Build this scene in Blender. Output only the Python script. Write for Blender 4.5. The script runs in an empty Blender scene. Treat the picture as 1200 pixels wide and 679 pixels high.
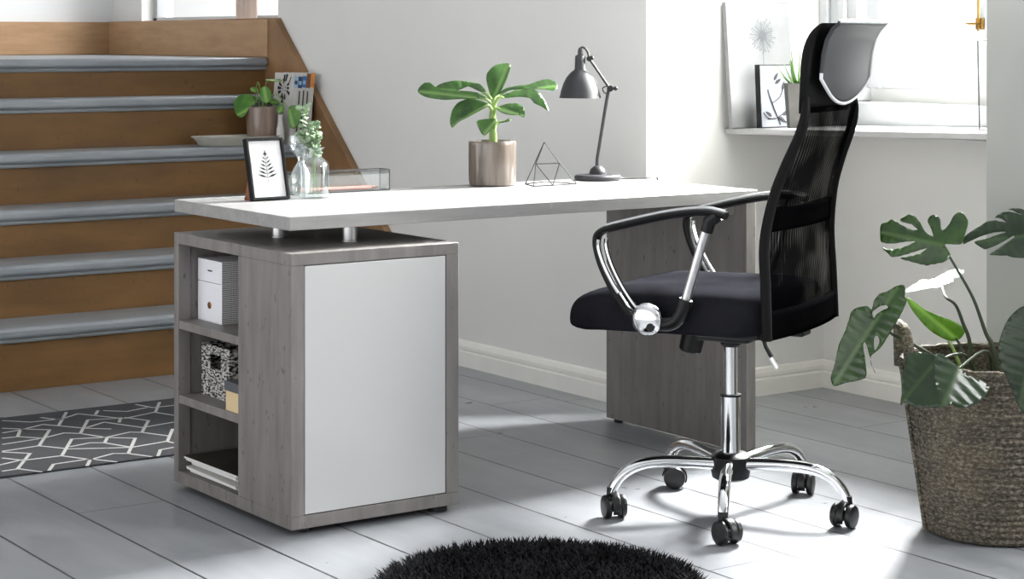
import bpy, bmesh, math, random
from mathutils import Vector, Matrix
from mathutils.geometry import delaunay_2d_cdt
random.seed(7)
C = bpy.context.scene.collection
R = math.radians
PI = math.pi
YAW = 0.6088                      # camera heading, clockwise from +Y

# ------------------------------------------------------------------ materials
MATS = {}
def nt(name):
    m = bpy.data.materials.new(name); m.use_nodes = True
    n = m.node_tree.nodes; l = m.node_tree.links
    return m, n, l, n['Principled BSDF']
def lin(c):
    return tuple(((v/255)/12.92 if v/255 <= .04045 else ((v/255+.055)/1.055)**2.4) for v in c) + (1,)
def setp(b, **k):
    al = dict(color='Base Color', rough='Roughness', metal='Metallic', coat='Coat Weight', trans='Transmission Weight',
              spec='Specular IOR Level', ior='IOR', sss='Subsurface Weight', sheen='Sheen Weight')
    for a, v in k.items(): b.inputs[al[a]].default_value = v
def coords(n, l, scale=(1,1,1), kind='Object'):
    t = n.new('ShaderNodeTexCoord'); mp = n.new('ShaderNodeMapping')
    mp.inputs['Scale'].default_value = scale
    l.new(t.outputs[kind], mp.inputs['Vector']); return mp.outputs['Vector']
def noise(n, l, vec, scale, detail=4, rough=.55):
    t = n.new('ShaderNodeTexNoise'); t.inputs['Scale'].default_value = scale
    t.inputs['Detail'].default_value = detail; t.inputs['Roughness'].default_value = rough
    l.new(vec, t.inputs['Vector']); return t.outputs['Fac']
def ramp(n, l, fac, stops):
    r = n.new('ShaderNodeValToRGB'); e = r.color_ramp.elements
    while len(e) < len(stops): e.new(.5)
    for el, (p, c) in zip(e, stops): el.position = p; el.color = c
    l.new(fac, r.inputs['Fac']); return r.outputs['Color']
def math_(n, l, op, a, b=None, c=None):
    m = n.new('ShaderNodeMath'); m.operation = op
    for i, v in enumerate((a, b, c)):
        if v is None: continue
        if isinstance(v, (int, float)): m.inputs[i].default_value = v
        else: l.new(v, m.inputs[i])
    return m.outputs[0]
def mixc(n, l, fac, a, b, mode='MIX'):
    m = n.new('ShaderNodeMix'); m.data_type = 'RGBA'; m.blend_type = mode
    for s, v in ((m.inputs[0], fac), (m.inputs[6], a), (m.inputs[7], b)):
        if isinstance(v, (int, float)): s.default_value = v
        elif isinstance(v, tuple): s.default_value = v
        else: l.new(v, s)
    return m.outputs[2]
def bump(n, l, b, h, strength=.3, dist=.002):
    bp = n.new('ShaderNodeBump'); bp.inputs['Strength'].default_value = strength; bp.inputs['Distance'].default_value = dist
    l.new(h, bp.inputs['Height']); l.new(bp.outputs['Normal'], b.inputs['Normal'])

def plain(name, col, rough=.5, var=.06, scale=30, **k):
    """slightly mottled procedural colour"""
    m, n, l, b = nt(name)
    f = noise(n, l, coords(n, l), scale)
    c = lin(col); d = tuple(min(1, v*(1-var)) for v in c[:3])+(1,); e = tuple(min(1, v*(1+var)) for v in c[:3])+(1,)
    l.new(ramp(n, l, f, [(.3, d), (.7, e)]), b.inputs['Base Color'])
    setp(b, rough=rough, **k); MATS[name] = m; return m
def wood(name, a, bcol, stretch=(1,1,8), scale=6, rough=.55, bumpy=.15, spots=None):
    m, n, l, b = nt(name)
    v = coords(n, l, stretch)
    f = noise(n, l, v, scale, 8, .62)
    f2 = noise(n, l, coords(n, l), 3.1, 3)
    mix = math_(n, l, 'ADD', math_(n, l, 'MULTIPLY', f, .7), math_(n, l, 'MULTIPLY', f2, .3))
    c = ramp(n, l, mix, [(.33, lin(a)), (.66, lin(bcol))])
    if spots:
        f3 = noise(n, l, coords(n, l, (1,1,.55)), 55, 2)
        c = mixc(n, l, ramp(n, l, f3, [(.66, (0,0,0,1)), (.75, (1,1,1,1))]), c, lin(spots))
    l.new(c, b.inputs['Base Color']); setp(b, rough=rough)
    bump(n, l, b, f, bumpy, .001); MATS[name] = m; return m
def glass(name, tint=(.97,.985,.985,1), edge=.62):
    """thin clear glass: see-through with reflections that grow to the rim"""
    m, n, l, b = nt(name); n.remove(b)
    lw = n.new('ShaderNodeLayerWeight'); lw.inputs['Blend'].default_value = .35
    tr = n.new('ShaderNodeBsdfTransparent'); tr.inputs['Color'].default_value = tint
    gl = n.new('ShaderNodeBsdfGlossy'); gl.inputs['Roughness'].default_value = .03; gl.inputs['Color'].default_value = (.9,.93,.94,1)
    mx = n.new('ShaderNodeMixShader')
    f = math_(n, l, 'MULTIPLY', lw.outputs['Facing'], edge); f = math_(n, l, 'ADD', f, .06)
    l.new(f, mx.inputs['Fac']); l.new(tr.outputs[0], mx.inputs[1]); l.new(gl.outputs[0], mx.inputs[2])
    l.new(mx.outputs[0], n['Material Output'].inputs['Surface']); MATS[name] = m; return m

# walls
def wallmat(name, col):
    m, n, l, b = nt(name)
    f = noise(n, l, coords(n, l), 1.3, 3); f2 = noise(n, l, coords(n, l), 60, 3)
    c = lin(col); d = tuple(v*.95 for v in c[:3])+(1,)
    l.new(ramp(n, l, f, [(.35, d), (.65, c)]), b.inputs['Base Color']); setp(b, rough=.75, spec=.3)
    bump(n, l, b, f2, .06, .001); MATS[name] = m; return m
wallmat('wall_paint', (219,219,216)); wallmat('wall_shade', (186,187,182)); wallmat('wall_bright', (226,228,229))  # wall_shade: the same paint darkened, the right pier's shade put into its colour
plain('trim_paint', (233,232,226), .45, .03, 12)
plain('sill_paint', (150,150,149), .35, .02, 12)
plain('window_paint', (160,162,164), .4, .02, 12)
# painted floor boards: dark seams along Y, boards 0.235 wide
def floormat():
    m, n, l, b = nt('floor_boards')
    t = n.new('ShaderNodeTexCoord'); s = n.new('ShaderNodeSeparateXYZ'); l.new(t.outputs['Object'], s.inputs[0])
    u = math_(n, l, 'DIVIDE', math_(n, l, 'ADD', s.outputs[0], 10*.235+.11), .235)
    fr = math_(n, l, 'FRACT', u); idx = math_(n, l, 'FLOOR', u)
    d = math_(n, l, 'ABSOLUTE', math_(n, l, 'SUBTRACT', fr, .5))          # .5 at the seam
    wob = noise(n, l, coords(n, l, (1,6,1)), 2.5, 2)
    edge = math_(n, l, 'ADD', .4842, math_(n, l, 'MULTIPLY', wob, .006))
    seam = math_(n, l, 'GREATER_THAN', d, edge)
    # a butt joint every 3.1 m, shifted per board
    sh = math_(n, l, 'FRACT', math_(n, l, 'MULTIPLY', math_(n, l, 'SINE', math_(n, l, 'MULTIPLY', idx, 12.9898)), 43.7585))
    v = math_(n, l, 'FRACT', math_(n, l, 'ADD', math_(n, l, 'DIVIDE', s.outputs[1], 3.1), sh))
    butt = math_(n, l, 'LESS_THAN', v, .0011)
    seam = math_(n, l, 'MAXIMUM', seam, butt)
    tint = n.new('ShaderNodeTexWhiteNoise'); tint.noise_dimensions = '1D'; l.new(idx, tint.inputs['W'])
    f = noise(n, l, coords(n, l, (3,.6,1)), 3.5, 6, .6)
    f2 = noise(n, l, coords(n, l), 5, 5, .7)
    mix = math_(n, l, 'ADD', math_(n, l, 'MULTIPLY', f, .55), math_(n, l, 'MULTIPLY', f2, .45))
    c = ramp(n, l, mix, [(.3, lin(FLOOR_A)), (.7, lin(FLOOR_B))])
    br = math_(n, l, 'ADD', .93, math_(n, l, 'MULTIPLY', tint.outputs['Value'], .12))
    c = mixc(n, l, 1.0, c, br, 'MULTIPLY')
    c = mixc(n, l, seam, c, lin((34,34,34)))
    l.new(c, b.inputs['Base Color'])
    rr = ramp(n, l, f2, [(.3, (.26,)*3+(1,)), (.7, (.42,)*3+(1,))]); l.new(rr, b.inputs['Roughness'])
    h = math_(n, l, 'SUBTRACT', math_(n, l, 'MULTIPLY', f, .25), math_(n, l, 'MULTIPLY', seam, 1.0))
    bump(n, l, b, h, .25, .002); MATS['floor_boards'] = m
FLOOR_A, FLOOR_B = (126,129,133), (154,157,161)
floormat()
wood('stair_wood', (90,61,26), (124,89,45), (1,9,5), 2.2, .6, .2, spots=(84,58,34))
wood('landing_wood', (150,116,82), (178,144,108), (1.5,1.5,9), 3, .5, .15)
wood('stringer_wood', (112,82,52), (146,112,76), (2,2,2), 3, .55, .15)
wood('tread_paint', (124,129,135), (148,153,159), (1,3,3), 4, .36, .06)
wood('laminate', (108,104,102), (134,130,127), (7,7,.9), 4.5, .5, .12, spots=(90,86,83))
wood('laminate_top', (136,135,134), (162,161,160), (.9,7,7), 4.5, .42, .08, spots=(172,170,168))  # lighter copy of the same laminate, light on the desktop put into its colour
plain('laminate_dark', (96,92,88), .6, .1, 9)
plain('door_white', (197,198,197), .22, .01, 4, coat=.3)
plain('feet_black', (18,18,18), .5)
m, n, l, b = nt('chrome'); setp(b, color=(.86,.87,.88,1), metal=1, rough=.07)
f = noise(n, l, coords(n, l), 14, 2); l.new(ramp(n, l, f, [(.3, (.05,)*3+(1,)), (.7, (.1,)*3+(1,))]), b.inputs['Roughness']); MATS['chrome'] = m
m, n, l, b = nt('satin_steel'); setp(b, metal=1, rough=.32)
f = noise(n, l, coords(n, l, (20,20,1)), 8, 2); l.new(ramp(n, l, f, [(.3, (.5,.5,.5,1)), (.7, (.66,.66,.67,1))]), b.inputs['Base Color']); MATS['satin_steel'] = m
plain('black_plastic', (10,10,11), .4, .1, 60, spec=.28)
plain('black_leather', (9,9,10), .6, .1, 60, spec=.15)
plain('grey_leather', (46,47,52), .5, .04, 9)
plain('piping', (222,223,226), .35, .03)
plain('castor_black', (13,13,14), .35, .1)
def fabric(name, a, b2, sc=900):
    m, n, l, b = nt(name)
    f = noise(n, l, coords(n, l), sc, 2); g = noise(n, l, coords(n, l), 7, 4)
    mix = math_(n, l, 'ADD', math_(n, l, 'MULTIPLY', f, .6), math_(n, l, 'MULTIPLY', g, .4))
    l.new(ramp(n, l, mix, [(.35, lin(a)), (.65, lin(b2))]), b.inputs['Base Color']); setp(b, rough=.95, spec=.0)
    bump(n, l, b, f, .3, .001); MATS[name] = m
fabric('seat_fabric', (21,21,23), (42,42,47)); fabric('band_fabric', (5,5,6), (10,10,11))
# see-through black mesh with the wavy moire of two woven layers
def meshmat():
    m, n, l, b = nt('chair_mesh'); setp(b, rough=.9, spec=.0)
    v = coords(n, l, (1,1,.55))
    w = n.new('ShaderNodeTexWave'); w.wave_type = 'BANDS'; w.bands_direction = 'X'
    w.inputs['Scale'].default_value = 24; w.inputs['Distortion'].default_value = 9; w.inputs['Detail'].default_value = 0
    w.inputs['Detail Scale'].default_value = .35; l.new(v, w.inputs['Vector'])
    g = noise(n, l, coords(n, l), 8, 2)
    streak = math_(n, l, 'MULTIPLY', ramp(n, l, w.outputs['Fac'], [(.66, (0,0,0,1)), (.95, (1,1,1,1))]), ramp(n, l, g, [(.45, (0,0,0,1)), (.66, (1,1,1,1))]))
    c = mixc(n, l, streak, lin((5,5,6)), lin((74,72,69))); l.new(c, b.inputs['Base Color'])
    tr = n.new('ShaderNodeBsdfTransparent'); mx = n.new('ShaderNodeMixShader')
    f = math_(n, l, 'ADD', .02, math_(n, l, 'MULTIPLY', streak, .16))
    l.new(f, mx.inputs['Fac']); l.new(b.outputs[0], mx.inputs[1]); l.new(tr.outputs[0], mx.inputs[2])
    l.new(mx.outputs[0], n['Material Output'].inputs['Surface']); MATS['chair_mesh'] = m
meshmat()
glass('clear_glass', edge=.5); glass('tray_glass', (.95,.96,.96,1), .35); glass('pane_glass', (.99,.99,.99,1), .12)
plain('black_metal', (14,14,15), .4, .1); plain('grey_wire', (52,50,48), .45, .1, 40, metal=.3)
plain('lamp_black', (38,38,42), .5, .06, 30); plain('lamp_inside', (200,200,198), .5)
plain('frame_black', (9,10,12), .5, .1, spec=.2); plain('sill_paper', (126,130,136), .6, .015, 10); plain('paper', (238,238,240), .6, .015, 10); plain('ink', (30,30,30), .7)
plain('pale_ink', (84,88,91), .7); plain('blue_ink', (22,26,31), .7)
wood('stand_wood', (116,66,38), (140,84,50), (1,1,6), 9, .5)
plain('pencil_pink', (232,160,142), .4, .03); plain('soil', (52,40,30), .95, .4, 80)
plain('box_white', (232,233,238), .5, .02, 8); plain('box_grey', (84,86,92), .6); plain('box_cream', (216,194,152), .6, .03)
plain('brass', (150,104,62), .35, .1, 40, metal=.8); plain('gold', (110,84,40), .3, .1, 40, metal=1)
plain('mag_cover', (44,42,32), .35, .5, 14); plain('mag_white', (228,228,226), .6, .03)
plain('mag_blue', (60,110,160), .4); plain('mag_navy', (44,52,92), .4); plain('mag_orange', (206,130,58), .4); plain('mag_brown', (110,70,50), .4); plain('mag_light', (150,180,205), .4)
plain('mag_grey', (196,194,190), .5, .06, 30)
wood('canvas_white', (118,119,120), (128,129,130), (1,1,1), 10, .7)
plain('tray_stone', (186,184,174), .5, .12, 18)
plain('dark_concrete', (66,65,62), .8, .12, 25)
plain('concrete_pot', (140,138,134), .8, .12, 25)
plain('curtain_pink', (226,208,196), .8, .05, 6)
# dotted paper side of the storage boxes
m, n, l, b = nt('box_pattern'); setp(b, rough=.6)
v = coords(n, l); s = n.new('ShaderNodeSeparateXYZ'); l.new(v, s.inputs[0])
u1 = math_(n, l, 'SINE', math_(n, l, 'MULTIPLY', math_(n, l, 'ADD', s.outputs[0], s.outputs[2]), 640))
u2 = math_(n, l, 'SINE', math_(n, l, 'MULTIPLY', math_(n, l, 'SUBTRACT', s.outputs[0], s.outputs[2]), 640))
dd = math_(n, l, 'MULTIPLY', u1, u2)
l.new(mixc(n, l, math_(n, l, 'GREATER_THAN', dd, .08), lin((228,228,228)), lin((58,58,60))), b.inputs['Base Color']); MATS['box_pattern'] = m
# woven black-and-white basket
m, n, l, b = nt('woven_mono'); setp(b, rough=.8)
f = noise(n, l, coords(n, l, (1,1,2.6)), 75, 2); l.new(ramp(n, l, f, [(.45, lin((28,28,29))), (.56, lin((196,194,190)))]), b.inputs['Base Color']); bump(n, l, b, f, .6, .003); MATS['woven_mono'] = m
# sea-grass rope
m, n, l, b = nt('seagrass'); setp(b, rough=.85, spec=.2)
f = noise(n, l, coords(n, l, (1,1,1.7)), 105, 3, .7); g = noise(n, l, coords(n, l, (1,1,2)), 9, 3)
c = ramp(n, l, f, [(.3, lin((32,30,28))), (.5, lin((92,86,77))), (.68, lin((164,155,138)))])
c = mixc(n, l, .35, c, ramp(n, l, g, [(.35, lin((56,53,50))), (.65, lin((118,108,90)))]))
l.new(c, b.inputs['Base Color']); bump(n, l, b, f, .8, .004); MATS['seagrass'] = m
# glazed plant pots
def glaze(name, a, b2, rough=.18):
    m, n, l, b = nt(name)
    f = noise(n, l, coords(n, l, (9,9,.7)), 6, 4); l.new(ramp(n, l, f, [(.3, lin(a)), (.7, lin(b2))]), b.inputs['Base Color']); setp(b, rough=rough, coat=.5); MATS[name] = m
glaze('pot_glaze', (82,74,67), (120,110,101)); glaze('copper_pot', (104,92,84), (150,126,110), .3)
# leaves: vein attribute drives the pale midrib
def leafmat(name, dark, light, vein, rough=.3, back=None):
    m, n, l, b = nt(name)
    a = n.new('ShaderNodeAttribute'); a.attribute_name = 'vein'
    f = noise(n, l, coords(n, l), 22, 4)
    c = ramp(n, l, f, [(.3, lin(dark)), (.7, lin(light))])
    c = mixc(n, l, a.outputs['Fac'], c, lin(vein))
    l.new(c, b.inputs['Base Color']); setp(b, rough=rough, coat=.25)
    tl = n.new('ShaderNodeBsdfTranslucent'); l.new(c, tl.inputs['Color'])
    mx = n.new('ShaderNodeMixShader'); mx.inputs['Fac'].default_value = .22
    l.new(b.outputs[0], mx.inputs[1]); l.new(tl.outputs[0], mx.inputs[2]); l.new(mx.outputs[0], n['Material Output'].inputs['Surface'])
    bump(n, l, b, a.outputs['Fac'], .12, .001); MATS[name] = m
leafmat('monstera_leaf', (30,58,20), (54,86,30), (72,102,46), .24)
leafmat('monstera_dark', (20,42,18), (36,62,26), (54,80,38), .28)
leafmat('young_leaf', (84,126,36), (112,156,56), (150,186,92), .4)
leafmat('window_sheen_leaf', (206,214,208), (226,231,227), (222,228,222), .25)  # near-white: window reflection on one monstera leaf painted into its colour
leafmat('banana_leaf', (26,62,16), (62,106,34), (108,142,78), .28)
leafmat('pilea_leaf', (58,110,32), (92,146,48), (140,180,90), .3)
leafmat('eucalyptus_leaf', (98,126,96), (150,174,142), (170,190,160), .5)
plain('stem_green', (124,152,84), .45, .12, 20); plain('stem_dark', (46,58,38), .45, .15, 20); plain('succulent_green', (58,92,34), .4, .15, 30)
plain('rug_charcoal', (52,53,56), .95, .2, 160); plain('rug_white', (176,176,174), .9, .06, 90)
m, n, l, b = nt('shag_black'); setp(b, rough=.8, spec=.08)
oi = noise(n, l, coords(n, l), 160, 1); g = noise(n, l, coords(n, l), 9, 3)
mix = math_(n, l, 'ADD', math_(n, l, 'MULTIPLY', oi, .6), math_(n, l, 'MULTIPLY', g, .4))
l.new(ramp(n, l, mix, [(.4, lin((7,7,8))), (.68, lin((46,46,49)))]), b.inputs['Base Color']); MATS['shag_black'] = m
plain('rug_backing', (20,20,21), .95)

# ------------------------------------------------------------------ mesh builder
class G:
    def __init__(s): s.bm = bmesh.new(); s.mi = 0
    def face(s, vs):
        try: f = s.bm.faces.new(vs); f.material_index = s.mi; return f
        except ValueError: return None
    def box(s, x0, x1, y0, y1, z0, z1, M=None):
        p = [Vector((x, y, z)) for z in (z0, z1) for y in (y0, y1) for x in (x0, x1)]
        if M is not None: p = [M @ q for q in p]
        v = [s.bm.verts.new(q) for q in p]
        for f in ((0,2,3,1), (4,5,7,6), (0,1,5,4), (2,6,7,3), (0,4,6,2), (1,3,7,5)): s.face([v[i] for i in f])
        return s
    def poly(s, pts): s.face([s.bm.verts.new(Vector(p)) for p in pts]); return s
    def prism(s, pts, off):
        a = [s.bm.verts.new(Vector(p)) for p in pts]; o = Vector(off); b = [s.bm.verts.new(Vector(p)+o) for p in pts]
        s.face(a[::-1]); s.face(b); k = len(a)
        for i in range(k): s.face([a[i], a[(i+1) % k], b[(i+1) % k], b[i]])
        return s
    def tube(s, pts, r, n=10, closed=False, flat=None, up=None):
        """sweep; r a number or one per point; flat=(side, up) multiplies the section"""
        P = [Vector(p) for p in pts]; k = len(P)
        rs = r if isinstance(r, (list, tuple)) else [r]*k
        rings = []; prev = None
        for i in range(k):
            if closed: t = P[(i+1) % k]-P[i-1]
            else: t = P[min(i+1, k-1)]-P[max(i-1, 0)]
            t.normalize()
            ref = Vector(up) if up else (prev if prev else (Vector((0,0,1)) if abs(t.z) < .9 else Vector((1,0,0))))
            a = ref - t*ref.dot(t)
            if a.length < 1e-6: a = t.orthogonal()
            a.normalize(); b = t.cross(a); prev = a
            fu, fs = (flat[1], flat[0]) if flat else (1, 1)
            rings.append([s.bm.verts.new(P[i]+(a*math.sin(2*PI*j/n)*fu+b*math.cos(2*PI*j/n)*fs)*rs[i]) for j in range(n)])
        for i in range(k if closed else k-1):
            A, B = rings[i], rings[(i+1) % k]
            for j in range(n): s.face([A[j], A[(j+1) % n], B[(j+1) % n], B[j]])
        if not closed: s.face(rings[0][::-1]); s.face(rings[-1])
        return s
    def lathe(s, prof, n=32, c=(0,0,0), M=None, cap0=True, cap1=True):
        c = Vector(c); rings = []
        for r, z in prof:
            ring = [Vector((r*math.cos(2*PI*j/n), r*math.sin(2*PI*j/n), z)) for j in range(n)]
            rings.append([s.bm.verts.new(c+(M @ q if M else q)) for q in ring])
        for A, B in zip(rings, rings[1:]):
            for j in range(n): s.face([A[j], A[(j+1) % n], B[(j+1) % n], B[j]])
        if cap0: s.face(rings[0][::-1])
        if cap1: s.face(rings[-1])
        return s
    def grid(s, rows, closed_u=False):
        V = [[s.bm.verts.new(Vector(p)) for p in r] for r in rows]
        for a, b in zip(V, V[1:]):
            k = len(a)
            for j in range(k if closed_u else k-1): s.face([a[j], a[(j+1) % k], b[(j+1) % k], b[j]])
        return s
    def ball(s, c, r, n=16, sc=(1,1,1)):
        prof = [(max(1e-4, math.sin(PI*i/10))*r, -math.cos(PI*i/10)*r) for i in range(11)]
        return s.lathe(prof, n, c, Matrix.Diagonal(sc).to_3x3())
    def make(s, name, mat, parent=None, bevel=0, smooth=35, sub=0, solid=0, seg=2):
        bmesh.ops.recalc_face_normals(s.bm, faces=s.bm.faces)
        me = bpy.data.meshes.new(name); s.bm.to_mesh(me); s.bm.free()
        for mt in (mat if isinstance(mat, (list, tuple)) else [mat]): me.materials.append(MATS[mt])
        if smooth:
            me.polygons.foreach_set('use_smooth', [True]*len(me.polygons)); me.set_sharp_from_angle(angle=R(smooth))
        o = bpy.data.objects.new(name, me); C.objects.link(o)
        if parent: o.parent = parent
        if solid: md = o.modifiers.new('thick', 'SOLIDIFY'); md.thickness = solid; md.offset = 0
        if bevel: md = o.modifiers.new('bevel', 'BEVEL'); md.width = bevel; md.segments = seg; md.limit_method = 'ANGLE'; md.angle_limit = R(40)
        if sub: md = o.modifiers.new('sub', 'SUBSURF'); md.levels = sub; md.render_levels = sub
        return o
def thing(name, label, cat, loc=(0,0,0), rotz=0, group=None, rot=None):
    o = bpy.data.objects.new(name, None); C.objects.link(o); o.empty_display_size = .05
    o.location = loc; o.rotation_euler = rot if rot else (0, 0, rotz)
    o['label'] = label; o['category'] = cat
    if group: o['group'] = group
    return o
def tag(o, label, cat, group=None):
    o['label'] = label; o['category'] = cat
    if group: o['group'] = group
    return o
def struct(o): o['kind'] = 'structure'; return o
def empty_struct(name, loc=(0,0,0)):
    o = bpy.data.objects.new(name, None); C.objects.link(o); o.location = loc; o['kind'] = 'structure'; return o
def spline(pts, k=6):
    """Catmull-Rom through the points"""
    P = [Vector(p) for p in pts]; out = []
    for i in range(len(P)-1):
        a, b, c, d = P[max(i-1, 0)], P[i], P[i+1], P[min(i+2, len(P)-1)]
        for j in range(k):
            t = j/k
            out.append(.5*((2*b)+(c-a)*t+(2*a-5*b+4*c-d)*t*t+(3*b-a-3*c+d)*t**3))
    out.append(P[-1]); return out
def inside(p, poly):
    x, y = p; r = False; j = len(poly)-1
    for i in range(len(poly)):
        xi, yi = poly[i]; xj, yj = poly[j]
        if (yi > y) != (yj > y) and x < (xj-xi)*(y-yi)/(yj-yi)+xi: r = not r
        j = i
    return r
def leaf(spec, mat, parent, fold=.18, droop=.0, step=.008, ribs=7, name='leaf', wave=.002, origin=(0,0,0)):
    """a flat leaf outline in millimetres (x along the midrib from the stalk) made into a folded, veined blade"""
    o, e, nn, L, outl, holes = spec
    def smooth_(q, k=3):
        n_ = len(q); out = []
        for i in range(n_):
            a, b, c, d = q[i-1], q[i], q[(i+1) % n_], q[(i+2) % n_]
            for j in range(k):
                t = j/k; out.append(tuple(.5*(2*b[m]+(c[m]-a[m])*t*.8+(-(c[m]-a[m])*.8*2+6*(c[m]-b[m])-(d[m]-b[m])*.8)*t*t + ((c[m]-a[m])*.8-4*(c[m]-b[m])+(d[m]-b[m])*.8)*t**3) for m in (0, 1)))
        return out
    if len(outl) < 80: outl = smooth_(outl); holes = [smooth_(h) for h in holes]
    O = Vector(o)-Vector(origin); e1 = Vector(e).normalized(); N = Vector(nn).normalized(); e2 = N.cross(e1)
    P = [(a/1000, b/1000) for a, b in outl]; H = [[(a/1000, b/1000) for a, b in h] for h in holes]; L = L/1000
    co = list(P); ed = [(i, (i+1) % len(P)) for i in range(len(P))]
    for h in H:
        k = len(co); co += h; ed += [(k+i, k+(i+1) % len(h)) for i in range(len(h))]
    x0, x1 = min(p[0] for p in P), max(p[0] for p in P); y0, y1 = min(p[1] for p in P), max(p[1] for p in P)
    st = max(step, (x1-x0)/40)
    ys = [0.0]; k = 1
    while k*st < max(y1, -y0): ys += [k*st, -k*st]; k += 1
    for i in range(int((x1-x0)/st)+1):
        for y in ys:
            q = (x0+(i+.5)*st, y)
            if y0 < y < y1 and inside(q, P) and not any(inside(q, h) for h in H): co.append(q)
    r = delaunay_2d_cdt([Vector(c) for c in co], ed, [], 0, 1e-6)
    vs, fs = r[0], r[2]
    bm = bmesh.new(); lay = bm.verts.layers.float.new('vein'); bv = []
    hw = max(y1, -y0, .01)
    for v in vs:
        x, y = v.x, v.y
        z = fold*abs(y)*(1-.45*abs(y)/hw) - droop*(max(x, 0)/max(L, .01))**2*L + wave*math.sin(x*2*PI/(max(L,.02)/ribs)+abs(y)*60)*min(1, abs(y)/(.4*hw))
        w = bm.verts.new(O+e1*x+e2*y+N*z)
        vein = max(0, 1-abs(y)/(.014*hw+.0011))
        q = ((x-abs(y)*.75)/max(L, .01)*ribs) % 1
        vein = max(vein, .14*max(0, 1-abs(q-.5)/.07)) if abs(y) < .9*hw else vein
        w[lay] = vein; bv.append(w)
    for f in fs:
        c = [sum(vs[i][k] for i in f)/len(f) for k in (0, 1)]
        if inside(c, P) and not any(inside(c, h) for h in H):
            try: bm.faces.new([bv[i] for i in f])
            except ValueError: pass
    bmesh.ops.delete(bm, geom=[v for v in bm.verts if not v.link_faces], context='VERTS')
    bmesh.ops.recalc_face_normals(bm, faces=bm.faces)
    me = bpy.data.meshes.new(name); bm.to_mesh(me); bm.free(); me.materials.append(MATS[mat])
    me.polygons.foreach_set('use_smooth', [True]*len(me.polygons))
    ob = bpy.data.objects.new(name, me); C.objects.link(ob); ob.parent = parent
    md = ob.modifiers.new('thick', 'SOLIDIFY'); md.thickness = .0008
    return ob

# leaf outlines: origin, midrib direction, normal, length, outline (mm along and across the midrib), holes
MONSTERA = [
   ([1.263,-0.9021,0.6852],[-0.5056,0.8441,0.1787],[-0.6609,-0.512,0.5486],153,[(-12,6),(-25,22),(-21,40),(-7,51),(7,58),(21,65),(42,65),(64,64),(86,61),(65,50),(44,36),(32,17),(57,34),(78,49),(97,60),(109,61),(121,52),(135,42),(117,42),(98,35),(77,20),(65,5),(85,11),(108,22),(128,27),(144,25),(151,8),(156,-8),(156,-21),(144,-29),(134,-37),(109,-29),(85,-22),(67,-24),(86,-35),(101,-35),(115,-40),(101,-56),(84,-57),(66,-43),(48,-23),(27,-16),(40,-38),(49,-48),(49,-60),(39,-70),(23,-63),(16,-44),(10,-36),(-2,-55),(-6,-76),(-17,-91),(-33,-84),(-44,-68),(-44,-41),(-42,-14),(-24,-8),(-5,-4)],[]) ,  # L1
   ([1.5013,-0.9951,0.705],[-0.8993,0.4305,-0.0771],[-0.4077,-0.7612,0.5044],196,[(187,-16),(164,-29),(148,-35),(127,-45),(104,-46),(78,-37),(93,-52),(104,-51),(90,-62),(63,-64),(34,-51),(53,-65),(65,-70),(45,-71),(24,-64),(-4,-47),(-29,-21),(-29,13),(-4,41),(33,57),(59,58),(84,55),(101,47),(141,39),(115,25),(69,1),(71,-3),(112,14),(146,23),(157,15),(166,-1),(139,-4),(105,-11),(84,-15),(116,-17),(150,-11),(178,-3),(194,1)],[]) ,  # L2
   ([1.3515,-0.8175,0.5724],[-0.9641,0.2601,-0.0533],[-0.1584,-0.4025,0.9016],101,[(96,-8),(67,-21),(44,-31),(3,-33),(-49,-54),(-81,-60),(-91,-47),(-63,-24),(-21,-7),(1,2),(41,2),(82,6),(104,5)],[]) ,  # L3
   ([1.3341,-0.8785,0.4543],[-0.7585,0.2188,0.6139],[-0.386,-0.9098,-0.1527],166,[(167,0),(144,-5),(111,-7),(72,-18),(37,-29),(15,-32),(-4,-25),(-8,-6),(9,13),(37,21),(75,25),(114,20),(146,12)],[]) ,  # L4
   ([1.0964,-0.8591,0.5292],[-0.4627,0.3022,-0.8334],[-0.8038,-0.5395,0.2506],197,[(1,-23),(0,-34),(12,-48),(29,-57),(51,-51),(80,-44),(111,-40),(139,-30),(166,-21),(188,-15),(199,1),(177,21),(142,54),(115,38),(80,6),(73,9),(85,25),(99,41),(115,59),(119,70),(108,49),(94,38),(80,41),(62,46),(37,46),(9,45),(-18,44),(-44,41),(-63,36),(-68,27),(-85,17),(-88,7),(-76,-5),(-56,-14),(-39,-26),(-19,-27),(-2,-21)],[[(5,-16),(-15,-10),(-26,0),(-24,8),(-10,-1),(4,-6),(14,-6)],[(53,20),(44,23),(48,32),(58,38),(74,39),(73,34)]]) ,  # L5
   ([1.0792,-1.0544,0.4491],[-0.6173,0.284,-0.7336],[-0.758,-0.4643,0.4581],126,[(32,-58),(8,-39),(-6,-12),(-5,6),(18,27),(44,51),(70,74),(80,76),(101,50),(118,20),(115,7),(130,0),(107,-14),(83,-34),(57,-47)],[]) ,  # L6a
   ([1.0977,-1.1038,0.4371],[-0.7012,-0.2056,-0.6827],[-0.2586,-0.8189,0.5123],101,[(3,-60),(-12,-51),(-9,-28),(-5,-4),(0,24),(-11,60),(-6,81),(21,81),(58,65),(81,40),(89,15),(109,3),(106,-7),(76,-25),(47,-45)],[]) ,  # L6b
   ([1.2117,-1.232,0.5444],[-0.2057,0.1071,-0.9727],[-0.7884,-0.607,0.0999],188,[(-29,-38),(-14,-53),(8,-65),(36,-71),(66,-73),(91,-67),(114,-58),(135,-41),(160,-23),(189,-4),(203,13),(174,38),(120,47),(55,37),(-9,2),(-27,-18)],[]) ,  # L7
]
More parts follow.
